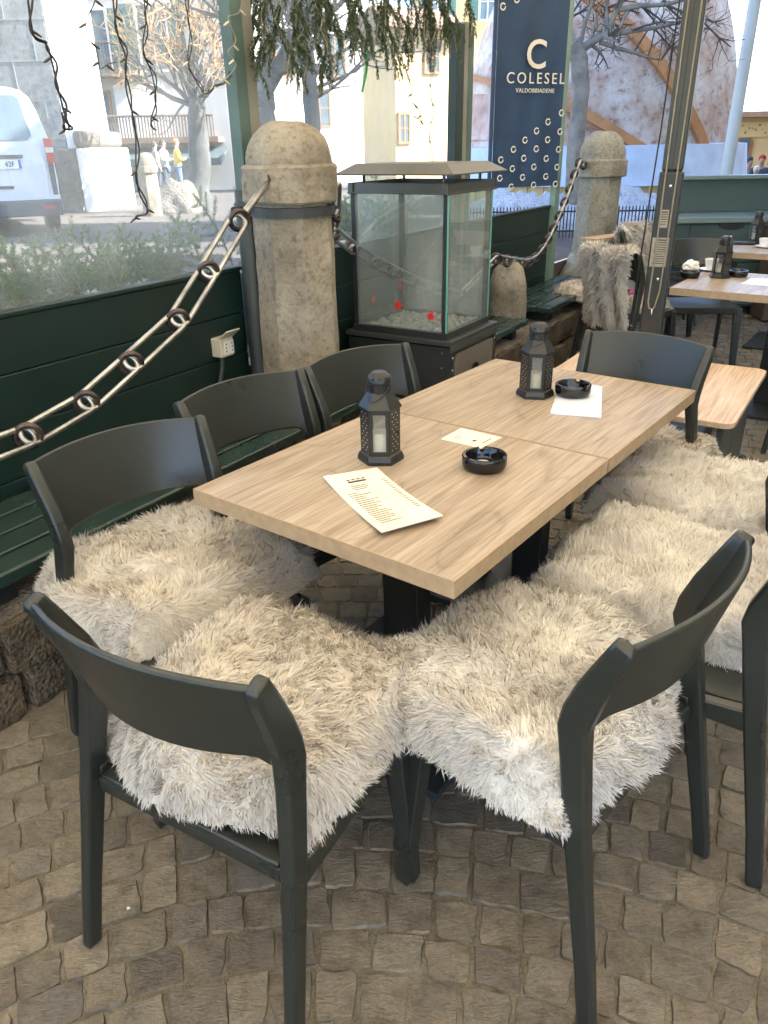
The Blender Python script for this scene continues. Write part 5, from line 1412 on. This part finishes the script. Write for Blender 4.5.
# ---------------------------------------------------------------- houses
def house(label, px0, px1, y, ztop, depth, wall, rz=0.0, wins=(), roof=True, group='houses round the square', zb=-.8):
    a = P(px0, 150, y); c = P(px1, 150, y); w = c.x - a.x
    t = thing('village_house', label, 'house', (a.x, y, 0), rz, group)
    b = MB(); b.box((w / 2, depth / 2, (ztop + zb) / 2), (w, depth, ztop - zb)); b.build('wall', wall, t)
    if roof:
        b = MB(); e = .5; h = depth * .28
        b.add([(-e, -e, ztop), (w + e, -e, ztop), (w + e, depth + e, ztop), (-e, depth + e, ztop), (-e * .5, depth / 2, ztop + h), (w + e * .5, depth / 2, ztop + h),
               (-e, -e, ztop - .12), (w + e, -e, ztop - .12), (w + e, depth + e, ztop - .12), (-e, depth + e, ztop - .12)],
              [(0, 1, 5, 4), (2, 3, 4, 5), (1, 2, 5), (3, 0, 4), (6, 9, 8, 7), (0, 6, 7, 1), (1, 7, 8, 2), (2, 8, 9, 3), (3, 9, 6, 0)])
        b.build('roof', M['roof_tile'], t)
    for (u, z, ww, hh, shut) in wins:
        x = u * w
        b = MB(); b.box((x, .0, z), (ww, .10, hh)); wd = b.build('window', M['window_glass'], t)
        b = MB()
        for sx in (-1, 1): b.box((x + sx * (ww / 2 + .04), -.03, z), (.08, .08, hh + .16))
        for sz in (-1, 1): b.box((x, -.03, z + sz * (hh / 2 + .04)), (ww, .08, .08))
        b.box((x, -.055, z), (.05, .02, hh)); b.box((x - ww / 4 - .0125, -.055, z), (ww / 2 - .025, .02, .04)); b.box((x + ww / 4 + .0125, -.055, z), (ww / 2 - .025, .02, .04))
        b.build('frame', M['white_house'] if shut else M['frame_wood'], wd)
        if shut:
            for sx in (-1, 1):
                b = MB(); cx = x + sx * (ww / 2 + .12 + ww * .28); b.box((cx, -.06, z), (ww * .55, .05, hh + .1))
                for k in range(9): b.box((cx, -.09, z - hh / 2 + hh * (k + .5) / 9), (ww * .46, .02, .05))
                b.build('shutter', M['shutter'], wd)
    return t, w
hz = lambda py, y: P(150, py, y).z
t, w = house('greige house with green shutters and a balcony, behind the orange willow', 88, 236, 34, 10.5, 9, M['grey_house'], 0,
      [(.16, hz(42, 34), 1.05, 2.1, True), (.54, hz(38, 34), 1.05, 2.1, True), (.12, hz(112, 34), .9, 1.4, False)])
b = MB(); zf = hz(75, 34); x0, x1 = .02 * w, .46 * w
b.box(((x0 + x1) / 2, -.5, zf), (x1 - x0, 1.0, .18)); bal = b.build('balcony', M['plinth_stone'], t)
b = MB()
for k in range(24): b.tube([(x0 + (x1 - x0) * k / 23, -.95, zf + .09), (x0 + (x1 - x0) * k / 23, -.95, zf + 1.0)], .018, 5)
b.tube([(x0, -.95, zf + 1.0), (x1, -.95, zf + 1.0)], .03, 6); b.build('railing', M['iron'], bal)
b = MB(); zf = hz(138, 34); b.box((.55 * w, -.6, zf - .1), (.75 * w, 1.2, .2)); ter = b.build('terrace_slab', M['roof_tile'], t)
b = MB()
for k in range(36): b.tube([(.2 * w + .7 * w * k / 35, -1.1, zf), (.2 * w + .7 * w * k / 35, -1.1, zf + .75)], .03, 5)
b.tube([(.2 * w, -1.1, zf + .75), (.9 * w, -1.1, zf + .75)], .05, 6); b.build('railing', M['plinth_stone'], ter)
b = MB(); b.add([(.18 * w, -.1, zf - .35), (.95 * w, -.1, zf - .35), (.95 * w, -1.9, zf - .75), (.18 * w, -1.9, zf - .75), (.18 * w, -.1, zf - .45), (.95 * w, -.1, zf - .45), (.95 * w, -1.9, zf - 1.0), (.18 * w, -1.9, zf - 1.0)], [(0, 1, 2, 3), (7, 6, 5, 4), (0, 3, 7, 4), (1, 5, 6, 2), (3, 2, 6, 7), (0, 4, 5, 1)])
b.build('awning', M['awning'], t)
b = MB(); b.box((.40 * w, -.06, hz(112, 34)), (.32 * w, .12, 1.9)); b.build('white_bay', M['white_house'], t)
house('white rendered house glowing behind the bare trees, left of the yellow house', 248, 402, 38, 9.0, 12, M['white_house'], R(22), [(.3, hz(60, 40), .9, 1.5, False), (.62, hz(60, 40), .9, 1.5, False), (.5, hz(112, 40), .9, 1.4, False)])
house('yellow rendered house between the garland and the stove roof', 396, 462, 30, 5.2, 2.5, M['yellow_house'], R(28), [(.14, hz(133, 30), .35, .85, False), (.62, hz(60, 30), .5, .9, False)])
house('tall ochre house high above the yellow house, beside the short post', 420, 500, 48, 13.5, 9, M['ochre_house'], 0, [(.2, hz(8, 48), .8, 1.6, True), (.78, hz(8, 48), .8, 1.6, True)])
# house at the right behind the crowd
yy = 31.0; a = P(731, 150, yy); zt = P(750, 118, yy).z
t = thing('village_house', 'yellow house with arched doorway and sign band at the right edge, behind the crowd', 'house', (a.x, yy, 0), R(-4), 'houses round the square')
b = MB(); b.box((6, 4, (zt - 2) / 2), (12, 8, zt + 2)); b.build('wall', M['yellow_house'], t)
b = MB(); b.box((6, 3.7, zt + .1), (12.8, 9, .2)); b.build('eave', M['roof_tile'], t, bevel=.02)
b = MB(); b.box((6, -.06, zt - .38), (12, .1, .5)); sg = b.build('sign_band', M['ochre_house'], t)
b = MB()
rr = random.Random(2)
for k in range(46): b.box((.25 + k * .12, -.115, zt - .38 + rr.uniform(-.12, .14)), (rr.uniform(.03, .08), .006, rr.uniform(.03, .10)))
b.build('faded_print', M['roof_tile'], sg)
b = MB(); az = P(740, 152, yy).z; b.prism([(.1, 0), (.75, 0)] + [(.425 + .325 * math.cos(PI * k / 10), .75 + .3 * math.sin(PI * k / 10)) for k in range(11)], -.08, .05, f=lambda p: Vector((p.x, p.z, p.y + az - .5)))
dr = b.build('arched_door', M['frame_wood'], t)
b = MB(); b.box((.425, -.09, az + .1), (.36, .02, .7)); b.build('door_glass', M['window_glass'], dr)
b = MB(); b.box((4.5, -1.3, az + .75), (6.5, 2.6, .08)); b.tube([(1.4, -2.5, -1), (1.4, -2.5, az + .75)], .05, 8); b.tube([(5.0, -2.5, -1), (5.0, -2.5, az + .75)], .05, 8); b.build('porch_canopy', M['awning'], t)

# ---------------------------------------------------------------- bare trees
def branch_tree(name, label, base, trunk_pts, r0, r1, mat, twigmat, limbs, depth, seed, twig_r=.006, spread=.9, up=.25, group='bare trees in the square'):
    rr = random.Random(seed)
    t = thing(name, label, 'tree', tuple(base), 0, group)
    pts = [Vector(p) for p in trunk_pts]; n = len(pts)
    b = MB(); ps = []
    for i in range(n - 1):
        for k in range(4): ps.append(pts[i].lerp(pts[i + 1], k / 4) + Vector((rr.uniform(-1, 1), rr.uniform(-1, 1), 0)) * r0 * .12)
    ps.append(pts[-1]); b.tube(ps, [r0 + (r1 - r0) * i / (len(ps) - 1) + (r0 * .35 * (1 - i / 2) if i < 2 else 0) for i in range(len(ps))], 14); rock(b, r0 * .10, 5, seed)
    b.build('trunk', mat, t, smooth=70)
    lb = MB(); tw = MB()
    def grow(p, d, L, r, lev):
        m = max(3, int(L / .25)) if lev < 2 else 3; q = [p]; dd = d.normalized()
        for k in range(m):
            dd = (dd + Vector((rr.uniform(-1, 1), rr.uniform(-1, 1), rr.uniform(-1, 1))) * .22 + Vector((0, 0, up * .3))).normalized(); q.append(q[-1] + dd * L / m)
        (lb if r > .02 else tw).tube(q, [r * (1 - .55 * k / m) for k in range(m + 1)], 7 if r > .02 else 4, cap=False)
        if lev >= depth: return
        for k in range(rr.randint(3, 5) if lev else rr.randint(5, 7)):
            i = rr.randint(1, m); a = rr.uniform(0, 2 * PI); ax = dd.orthogonal().normalized(); ax = Matrix.Rotation(a, 3, dd) @ ax
            grow(q[i], dd * .55 + ax * spread, L * rr.uniform(.42, .68), max(twig_r * .6, r * .45), lev + 1)
    for (p, d, L, r) in limbs: grow(Vector(p), Vector(d), L, r, 0)
    if lb.v: lb.build('limbs', mat, t, smooth=70)
    if tw.v: tw.build('twigs', twigmat, t)
    return t
def tp(px, py, y, o): return P(px, py, y) - o
o = P(574, 205, 11.6); o.z = plaza_z(0, 11.6) - .05
T = lambda x, y: tp(x, y, 11.6, o)
branch_tree('plane_tree', 'bare plane tree with a knobbly fork right of the navy banner', o, [T(566, 235), T(572, 190), T(577, 130), T(581, 90), T(579, 60), T(572, 42)], .105, .115, M['bark'], M['twig'],
    [(T(577, 52), T(607, 35) - T(577, 52), .55, .065), (T(606, 37), T(622, -10) - T(606, 37), 1.2, .045), (T(607, 33), T(612, -10) - T(607, 33), 1.1, .032), (T(572, 44), T(562, -20) - T(572, 44), 1.2, .035), (T(580, 46), T(590, -30) - T(580, 46), 1.3, .03), (T(607, 36), T(668, 28) - T(607, 36), 1.2, .035), (T(570, 50), T(540, 20) - T(570, 50), .9, .035), (T(617, 10), T(668, 5) - T(617, 10), 1.2, .035), (T(600, 42), T(640, 60) - T(600, 42), 1.0, .03)], 3, 4, .006, up=.15)
o = P(262, 205, 10.5); o.z = plaza_z(0, 10.5) - .05; T = lambda x, y: tp(x, y, 10.5, o)
branch_tree('bare_tree', 'bare grey tree with spreading forks directly behind the large bollard', o, [T(270, 215), T(266, 150), T(263, 110), T(262, 92)], .19, .15, M['bark_grey'], M['twig'],
    [(T(262, 95), T(300, 50) - T(262, 95), 1.1, .11), (T(262, 95), T(262, 20) - T(262, 95), 1.3, .12), (T(260, 100), T(238, 40) - T(260, 100), 1.1, .07), (T(285, 68), T(310, 30) - T(285, 68), .9, .06), (T(262, 60), T(285, 0) - T(262, 60), 1.2, .06)], 3, 8, .006)
o = P(311, 205, 12.5); o.z = plaza_z(0, 12.5) - .05; T = lambda x, y: tp(x, y, 12.5, o)
branch_tree('bare_tree', 'slim straight grey tree right of the large bollard head', o, [T(318, 215), T(314, 150), T(311, 100), T(306, 40), T(302, -30)], .13, .09, M['bark_grey'], M['twig'],
    [(T(311, 80), T(345, 40) - T(311, 80), 1.0, .04), (T(309, 60), T(280, 20) - T(309, 60), 1.0, .04), (T(312, 100), T(360, 85) - T(312, 100), .9, .03), (T(306, 30), T(350, 0) - T(306, 30), 1.1, .04), (T(312, 90), T(385, 60) - T(312, 90), 1.1, .03)], 3, 9, .005)
o = P(198, 205, 17.5); o.z = plaza_z(0, 17.5) - .05; T = lambda x, y: tp(x, y, 17.5, o)
branch_tree('orange_willow', 'leafless orange twigged willow before the greige house', o, [T(197, 206), T(200, 170), T(199, 130), T(196, 100)], .26, .16, M['bark_grey'], M['twig_orange'],
    [(T(197, 108), T(x, y) - T(197, 108), L, .055) for x, y, L in ((150, 60, 1.6), (165, 30, 1.9), (185, 10, 2.1), (205, 0, 2.2), (222, 20, 1.9), (230, 60, 1.5), (140, 85, 1.5), (175, 50, 1.5), (212, 45, 1.5), (160, 8, 2.2), (232, 0, 2.2))], 3, 12, .010, spread=.75)

# small plaza bollard with its chain, and the rough stone block by it
sb = P(152, 204, 16.0)
bollard('stone_bollard', 'small distant stone bollard beside the people, before the orange willow', Vector((sb.x, sb.y, 0)), M['bollard_stone'], plaza_z(0, 16) + 1.13, .17, .20, plaza_z(0, 16) - .1, plaza_z(0, 16) + .78, plaza_z(0, 16) + .90, False, 0, 'stone bollards with chains')
b = MB(); bb = bmesh.new(); bmesh.ops.create_icosphere(bb, subdivisions=4, radius=1); bb.verts.index_update(); c = P(178, 204, 17.0); c.z = plaza_z(0, 17)
for q in bb.verts:
    p = q.co; n = 1 + .25 * mnoise.noise(p * 1.6) + .12 * mnoise.noise(p * 4); b.v.append((c.x + p.x * .55 * n, c.y + p.y * .5 * n, c.z + max(-.1, p.z) * .62 * n))
for f in bb.faces: b.f.append(tuple(q.index for q in f.verts))
bb.free(); tag(b.build('boulder', M['plinth_stone'], None, smooth=50), 'rough pale boulder in front of the yellow coated person', 'boulder')

# ---------------------------------------------------------------- people
def skin_mesh(name, verts, edges, radii, mat, parent, root=0, sub=2):
    me = bpy.data.meshes.new(name); me.from_pydata([tuple(v) for v in verts], edges, []); me.materials.append(mat)
    bm = bmesh.new(); bm.from_mesh(me); bm.verts.layers.skin.verify(); bm.to_mesh(me); bm.free()
    for i, r in enumerate(radii):
        sv = me.skin_vertices[0].data[i]; sv.radius = r if hasattr(r, '__len__') else (r, r); sv.use_root = (i == root)
    o = bpy.data.objects.new(name, me); m = o.modifiers.new('skin', 'SKIN'); m.use_smooth_shade = True
    s = o.modifiers.new('sub', 'SUBSURF'); s.levels = sub; s.render_levels = sub
    return link(o, parent)
def person(label, x, y, z, rz, h, coat, trousers, hair, arms='down', group='people in the square', hat=None):
    k = h / 1.75
    t = thing('person', label, 'person', (x, y, z), rz, group); t.scale = (k, k, k)
    V = [(0, 0, .95), (0, .01, 1.15), (0, .0, 1.38), (0, .01, 1.50), (0, .03, 1.58), (0, .035, 1.66), (0, .02, 1.73)]
    E_ = [(0, 1), (1, 2), (2, 3), (3, 4), (4, 5), (5, 6)]; Rr = [(.15, .11), (.135, .10), (.17, .10), (.055, .055), (.075, .085), (.078, .095), (.05, .06)]
    for sx in (-1, 1):
        i = len(V); V += [(sx * .10, 0, .88), (sx * .11, .02, .50), (sx * .11, -.01, .10), (sx * .115, .02, .04), (sx * .12, .17, .03)]; Rr += [.095, .06, .042, .04, .035]; E_ += [(0, i), (i, i + 1), (i + 1, i + 2), (i + 2, i + 3), (i + 3, i + 4)]
        i = len(V)
        if arms == 'down': V += [(sx * .19, 0, 1.40), (sx * .25, -.02, 1.12), (sx * .25, .08, .88), (sx * .245, .11, .80)]
        else: V += [(sx * .19, 0, 1.40), (sx * .24, .04, 1.14), (sx * .12, .26, 1.14), (sx * .06, .30, 1.18)]
        Rr += [.058, .042, .033, .028]; E_ += [(2, i), (i, i + 1), (i + 1, i + 2), (i + 2, i + 3)]
    skin_mesh('body', V, E_, Rr, M['skin'], t)
    V2 = [(0, 0, .80), (0, 0, .98), (0, .01, 1.18), (0, 0, 1.40), (0, .005, 1.49)]; R2 = [(.20, .155), (.185, .145), (.18, .14), (.20, .135), (.085, .085)]; E2 = [(0, 1), (1, 2), (2, 3), (3, 4)]
    for sx in (-1, 1):
        i = len(V2)
        V2 += [(sx * .20, 0, 1.40), (sx * .26, -.02, 1.12), (sx * .258, .08, .87)] if arms == 'down' else [(sx * .20, 0, 1.40), (sx * .25, .04, 1.14), (sx * .12, .26, 1.14)]
        R2 += [.080, .062, .05]; E2 += [(3, i), (i, i + 1), (i + 1, i + 2)]
    skin_mesh('coat', V2, E2, R2, coat, t)
    V3 = [(0, 0, .90)]; R3 = [(.16, .12)]; E3 = []
    for sx in (-1, 1):
        i = len(V3); V3 += [(sx * .10, 0, .85), (sx * .11, .02, .50), (sx * .11, -.01, .09)]; R3 += [.11, .078, .065]; E3 += [(0, i), (i, i + 1), (i + 1, i + 2)]
    skin_mesh('trousers', V3, E3, R3, trousers, t)
    b = MB(); bb = bmesh.new(); bmesh.ops.create_icosphere(bb, subdivisions=3, radius=1); bb.verts.index_update()
    for q in bb.verts:
        p = q.co; fwd = p.y > .35 and p.z < .45
        s = .86 if fwd else 1.06
        b.v.append((p.x * .088 * s, .025 + p.y * .105 * s - .012, 1.672 + p.z * .10 * s + .012))
    for f in bb.faces: b.f.append(tuple(q.index for q in f.verts))
    bb.free(); b.build('hat' if hat else 'hair', hat or hair, t, smooth=180)
    b = MB()
    b.box((-.03, .128, 1.672), (.018, .008, .008)); b.box((.03, .128, 1.672), (.018, .008, .008)); b.build('eyes', M['black_ink'], t)
    b = MB(); b.tube([(0, .12, 1.672), (0, .148, 1.645), (0, .128, 1.638)], [.006, .012, .008], 6); b.build('nose', M['skin'], t)
    return t
def at_plaza(px, y): p = P(px, 190, y); return p.x, p.y, plaza_z(p.x, y)
x, y, z = at_plaza(181, 28); person('person in a yellow jacket and jeans with orange hair, beside the orange willow', x, y, z, R(-70), 1.72, M['yellow_coat'], M['jeans'], M['hair_fair'], 'front')
x, y, z = at_plaza(168, 27.5); person('person in a pale grey coat and dark trousers, left of the yellow jacket', x, y, z, R(-100), 1.68, M['grey_coat'], M['dark_coat'], M['hair'], 'front')
x, y, z = at_plaza(159.5, 27.0); person('person in a beige jacket half hidden by the small distant bollard', x, y, z, R(-60), 1.62, M['beige_coat'], M['dark_coat'], M['hair'])
for k, (px, yy_, hpy, lb, ct, hr_, hat, rz) in enumerate(((750, 22.5, 157, 'person in a beige coat and black hat, left of the crowd at the right edge', M['beige_coat'], M['hair'], M['dark_coat'], 200), (763, 22, 155, 'person in a dark blue coat and red hat, at the right edge of the crowd', M['dark_coat'], M['hair'], M['red_coat'], 160),
        (757, 21, 166, 'pale hatted person in front of the crowd at the right edge', M['beige_coat'], M['hair_fair'], M['cotton'], 180), (738.5, 23, 168, 'small fair haired person in a dark jacket beside the white lamp pole', M['dark_coat'], M['hair_fair'], None, 190), (772, 23, 160, 'person in a grey coat just leaving the right edge', M['grey_coat'], M['hair'], None, 150))):
    hd = P(px, hpy, yy_); hh = 1.72 if hpy < 162 else 1.45
    person(lb, hd.x, hd.y, hd.z - hh - .02, R(rz), hh, ct, M['dark_coat'], hr_, 'front', 'crowd at the right', hat)

# ---------------------------------------------------------------- domed pavilion
DC = P(592, 150, 17.5); DZ = 1.25; DA, DCz = 2.72, 4.5
t = thing('domed_pavilion', 'weathered domed pavilion with orange wooden ribs and a pale blue skirt, behind the banner', 'pavilion', (DC.x, DC.y, 0))
O = Vector((DC.x, DC.y, 0))
def on_dome(px, py, off=0.0):
    d = ray(px, py); a_, c_ = DA + off, DCz + off
    o_ = Vector((0, 0, CAM_H)) - O - Vector((0, 0, DZ)); S_ = Vector((1 / a_, 1 / a_, 1 / c_))
    p = Vector((o_.x * S_.x, o_.y * S_.y, o_.z * S_.z)); q = Vector((d.x * S_.x, d.y * S_.y, d.z * S_.z))
    A_, B_, C_ = q.dot(q), 2 * p.dot(q), p.dot(p) - 1; dsc = max(0, B_ * B_ - 4 * A_ * C_); tt = (-B_ - math.sqrt(dsc)) / (2 * A_)
    return o_ + d * tt + Vector((0, 0, DZ))
def smooth_px(px, n=6):
    out = []
    for i in range(len(px) - 1):
        for k in range(n):
            q = k / n; g = lambda j: px[max(0, min(len(px) - 1, j))]
            a, b0, c, d = g(i - 1), g(i), g(i + 1), g(i + 2)
            out.append(tuple(.5 * ((2 * b0[z]) + (c[z] - a[z]) * q + (2 * a[z] - 5 * b0[z] + 4 * c[z] - d[z]) * q * q + (3 * b0[z] - a[z] - 3 * c[z] + d[z]) * q ** 3) for z in (0, 1)))
    out.append(px[-1]); return out
b = MB(); prof = [(DA * math.cos(a), DZ + DCz * math.sin(a)) for a in [R(-12) + (PI / 2 - R(-12)) * i / 28 for i in range(29)]]; prof[-1] = (0, prof[-1][1])
b.lathe(prof, 72); b.build('dome_shell', M['dome'], t, smooth=50)
rib1 = smooth_px([(560, -22), (590, -2), (625, 25), (658, 62), (680, 97), (697, 130), (703, 147)]); rib2 = smooth_px([(556, 104), (577, 110), (605, 125), (640, 147), (650, 153)])
def rib(px, r, name='wooden_rib'):
    c = [on_dome(x, y, .10) for x, y in px]; b = MB()
    vs = []; fs = []
    for i, p in enumerate(c):
        tg = (c[min(i + 1, len(c) - 1)] - c[max(i - 1, 0)]).normalized(); n_ = (p - Vector((0, 0, DZ))); n_ = Vector((n_.x / DA ** 2, n_.y / DA ** 2, n_.z / DCz ** 2)).normalized(); sd = tg.cross(n_).normalized()
        vs += [p - sd * r + n_ * .06, p + sd * r + n_ * .06, p + sd * r - n_ * .09, p - sd * r - n_ * .09]
    for i in range(len(c) - 1):
        for k in range(4): fs.append((i * 4 + k, i * 4 + (k + 1) % 4, i * 4 + 4 + (k + 1) % 4, i * 4 + 4 + k))
    fs += [(3, 2, 1, 0), tuple(len(vs) - 4 + k for k in range(4))]
    b.add(vs, fs); return b.build(name, M['rib_wood'], t)
rib(rib1, .095); rib(rib2, .075); rib(smooth_px([(468, 76), (480, 79), (496, 83), (520, 88)]), .05); None
# raised plate field between the two ribs
def field(u, v):
    i1 = rib1[int(round(u * (len(rib1) - 1)))]; i2 = rib2[int(round(u * (len(rib2) - 1)))]
    return on_dome(i2[0] + (i1[0] - i2[0]) * v, i2[1] + (i1[1] - i2[1]) * v, .07)
b = MB(); b.shell(field, 24, 14, lambda u, v: Vector((0, 1, 0)), .05); b.build('raised_plates', M['dome'], t, smooth=60)
b = MB(); b.shell(lambda u, v: on_dome(468 + 55 * u, 140 - 46 * v, .04), 10, 8, lambda u, v: Vector((0, 1, 0)), .04); b.build('rusty_plates', M['dome_rust'], t, smooth=60)
rs = 2.98; zc0, zc1 = P(620, 187, 14.3).z, P(620, 146, 14.3).z
b = MB(); b.lathe([(rs + .12, zc0), (rs + .10, zc0 + .05), (rs, zc1), (rs - .35, zc1 + .03)], 20); b.build('pale_skirt', M['pale_cover'], t, smooth=30)
b = MB(); b.lathe([(rs + .03, -.2), (rs + .03, zc0 + .02), (rs - .2, zc0 + .02)], 20); b.build('plank_base', M['yellow_wall'], t, smooth=20)
b = MB()
for k in range(60):
    a = 2 * PI * k / 60; b.box(((rs + .04) * math.cos(a), (rs + .04) * math.sin(a), zc0 / 2), (.03, .03, zc0), a)
b.build('plank_batten', M['ochre_house'], t)

# ---------------------------------------------------------------- snow heaps and low fence
def heap(label, c, rx, ry, h, seed):
    b = MB(); N = 46
    for j in range(N + 1):
        for i in range(N + 1):
            u, v = (i / N - .5) * 2, (j / N - .5) * 2; k = max(0, 1 - u * u - v * v)
            p = Vector((u * rx, v * ry, 0)); z = h * k ** .6 * (1 + .35 * mnoise.noise(p * 1.6 + Vector((seed, 0, 0)))) + (.16 * abs(mnoise.noise(p * 3.4 + Vector((seed, 5, 0)))) + .09 * abs(mnoise.noise(p * 8))) * (k > 0) * min(1, k * 4) - .05
            b.v.append((c.x + p.x, c.y + p.y, c.z + z))
    for j in range(N):
        for i in range(N): q = j * (N + 1) + i; b.f.append((q, q + 1, q + N + 2, q + N + 1))
    return tag(b.build('snow_heap', M['snow'], None, smooth=180), label, 'snow heap', 'heaps of cleared snow')
c = P(640, 215, 11.6); c.z = plaza_z(0, 11.6); heap('heap of dirty cleared snow behind the far bollard and iron fence', c, 1.5, 1.3, .42, 1.0)
c = P(520, 215, 11.8); c.z = plaza_z(0, 11.8); heap('heap of dirty cleared snow below the navy banner', c, 1.2, 1.1, .40, 4.0)
t = thing('iron_fence', 'low dark iron fence with upright bars in front of the snow heaps', 'fence')
b = MB(); A0 = P(470, 225, 9.8); A1 = P(672, 225, 9.6)
for k in range(61):
    p = A0.lerp(A1, k / 60); p.z = plaza_z(0, 9.7); b.tube([p, p + Vector((0, 0, .34)), p + Vector((0, 0, .36))], [.008, .008, .002], 5)
b.build('bars', M['iron'], t)
b = MB()
for h in (.08, .30):
    p, q = A0.copy(), A1.copy(); p.z = q.z = plaza_z(0, 9.7) + h; b.tube([p, q], .010, 5)
b.build('rails', M['iron'], t)
# white lamp pole
p = P(726, 175, 12.5)
t = thing('lamp_pole', 'tall pale lamp pole behind the green service cabinet', 'lamp pole', (p.x, p.y, -.2))
b = MB(); b.tube([(0, 0, 0), (0, 0, 3), (0, 0, 7)], [.095, .085, .065], 20); b.build('pole', M['white_pole'], t, smooth=60)
b = MB(); b.tube([(0, 0, 6.9), (.0, -.3, 7.2), (0, -1.0, 7.3)], .04, 10); b.build('arm', M['white_pole'], t, smooth=60)
b = MB(); b.lathe([(.05, 0), (.2, -.1), (.18, -.14), (0, -.14)], 20, (0, -1.0, 7.3)); b.build('lamp_head', M['white_pole'], t, smooth=40)
# unseen restaurant added at the right to shade the terrace and bounce warm light
t = thing('unseen_restaurant', 'unseen cream restaurant front added right of the terrace to shade it', 'building', (7.0, -7.0, 0))
b = MB(); b.box((3, 8.0, 2.6), (6, 16.0, 5.2)); b.build('wall', M['yellow_house'], t)
b = MB(); b.box((2.8, 7.8, 5.3), (7, 16.2, .2)); b.build('eave', M['roof_tile'], t)
b = MB(); b.box((3, 17.9, 5.6), (6, 3.6, 11.2)); b.build('shade_wing', M['yellow_house'], t)  # tall block added to throw shade over the van and square
for k in range(4):
    b = MB(); b.box((-.02, 2 + 3.8 * k, 1.6), (.08, 1.5, 1.6)); wd = b.build('window', M['window_glass'], t)
    b = MB()
    for s in (-1, 1): b.box((-.05, 2 + 3.8 * k + s * .8, 1.6), (.1, .1, 1.8)); b.box((-.05, 2 + 3.8 * k, 1.6 + s * .85), (.1, 1.5, .1))
    b.build('frame', M['frame_wood'], wd)

t = thing('village_house', 'unseen tall house added beyond the restaurant to shade the domed pavilion', 'house', (12.5, 14.5, -.5), R(-22), 'houses round the square')  # block added out of view to keep the sun off the dome
b = MB(); b.box((3.5, 6, 5.5), (7, 12, 11)); b.build('wall', M['grey_house'], t)
b = MB(); b.box((3.5, 6, 11.1), (8, 13, .25)); b.build('roof', M['roof_tile'], t)

# ================================================================== LIGHT, SKY, CAMERA
SUN_AZ, SUN_EL = R(96), R(38)          # azimuth measured from the view direction towards the right
world = bpy.data.worlds.new('World'); scene.world = world; world.use_nodes = True
nt = world.node_tree; bg = nt.nodes['Background']; sky = nt.nodes.new('ShaderNodeTexSky'); sky.sky_type = 'NISHITA'
sky.sun_disc = False; sky.sun_elevation = SUN_EL; sky.sun_rotation = SUN_AZ; sky.altitude = 1500; sky.dust_density = 3.0; sky.air_density = 1.0; sky.ozone_density = 1.0
nt.links.new(sky.outputs[0], bg.inputs['Color']); bg.inputs['Strength'].default_value = .14
sd = Vector((math.sin(SUN_AZ) * math.cos(SUN_EL), math.cos(SUN_AZ) * math.cos(SUN_EL), math.sin(SUN_EL)))
ld = bpy.data.lights.new('sun', 'SUN'); ld.energy = 5.0; ld.angle = R(.53); ld.color = (1, .93, .82)
lo = bpy.data.objects.new('sun', ld); COL.objects.link(lo); lo.rotation_euler = sd.to_track_quat('Z', 'Y').to_euler(); lo.location = (8, -4, 20)

cd = bpy.data.cameras.new('camera'); cam = bpy.data.objects.new('camera', cd); COL.objects.link(cam)
cd.sensor_fit = 'VERTICAL'; cd.sensor_height = 36; cd.sensor_width = 27; cd.lens = FPX / 1024 * 36; cd.clip_start = .05; cd.clip_end = 2000
Mx = Matrix((( C_R.x, C_U.x, -_fw.x, 0), (C_R.y, C_U.y, -_fw.y, 0), (C_R.z, C_U.z, -_fw.z, CAM_H), (0, 0, 0, 1)))
cam.matrix_world = Mx
scene.camera = cam
vs = scene.view_settings; vs.view_transform = 'Standard'; vs.look = 'None'; vs.exposure = 2.65; vs.gamma = 1.0; vs.use_curve_mapping = False
vs.use_white_balance = True; vs.white_balance_temperature = 6100; vs.white_balance_tint = 10
scene.render.resolution_x = 768; scene.render.resolution_y = 1024
cy = scene.cycles; cy.max_bounces = 10; cy.diffuse_bounces = 5; cy.glossy_bounces = 4; cy.transmission_bounces = 8; cy.transparent_max_bounces = 24; cy.use_denoising = True
cy.sample_clamp_indirect = 6
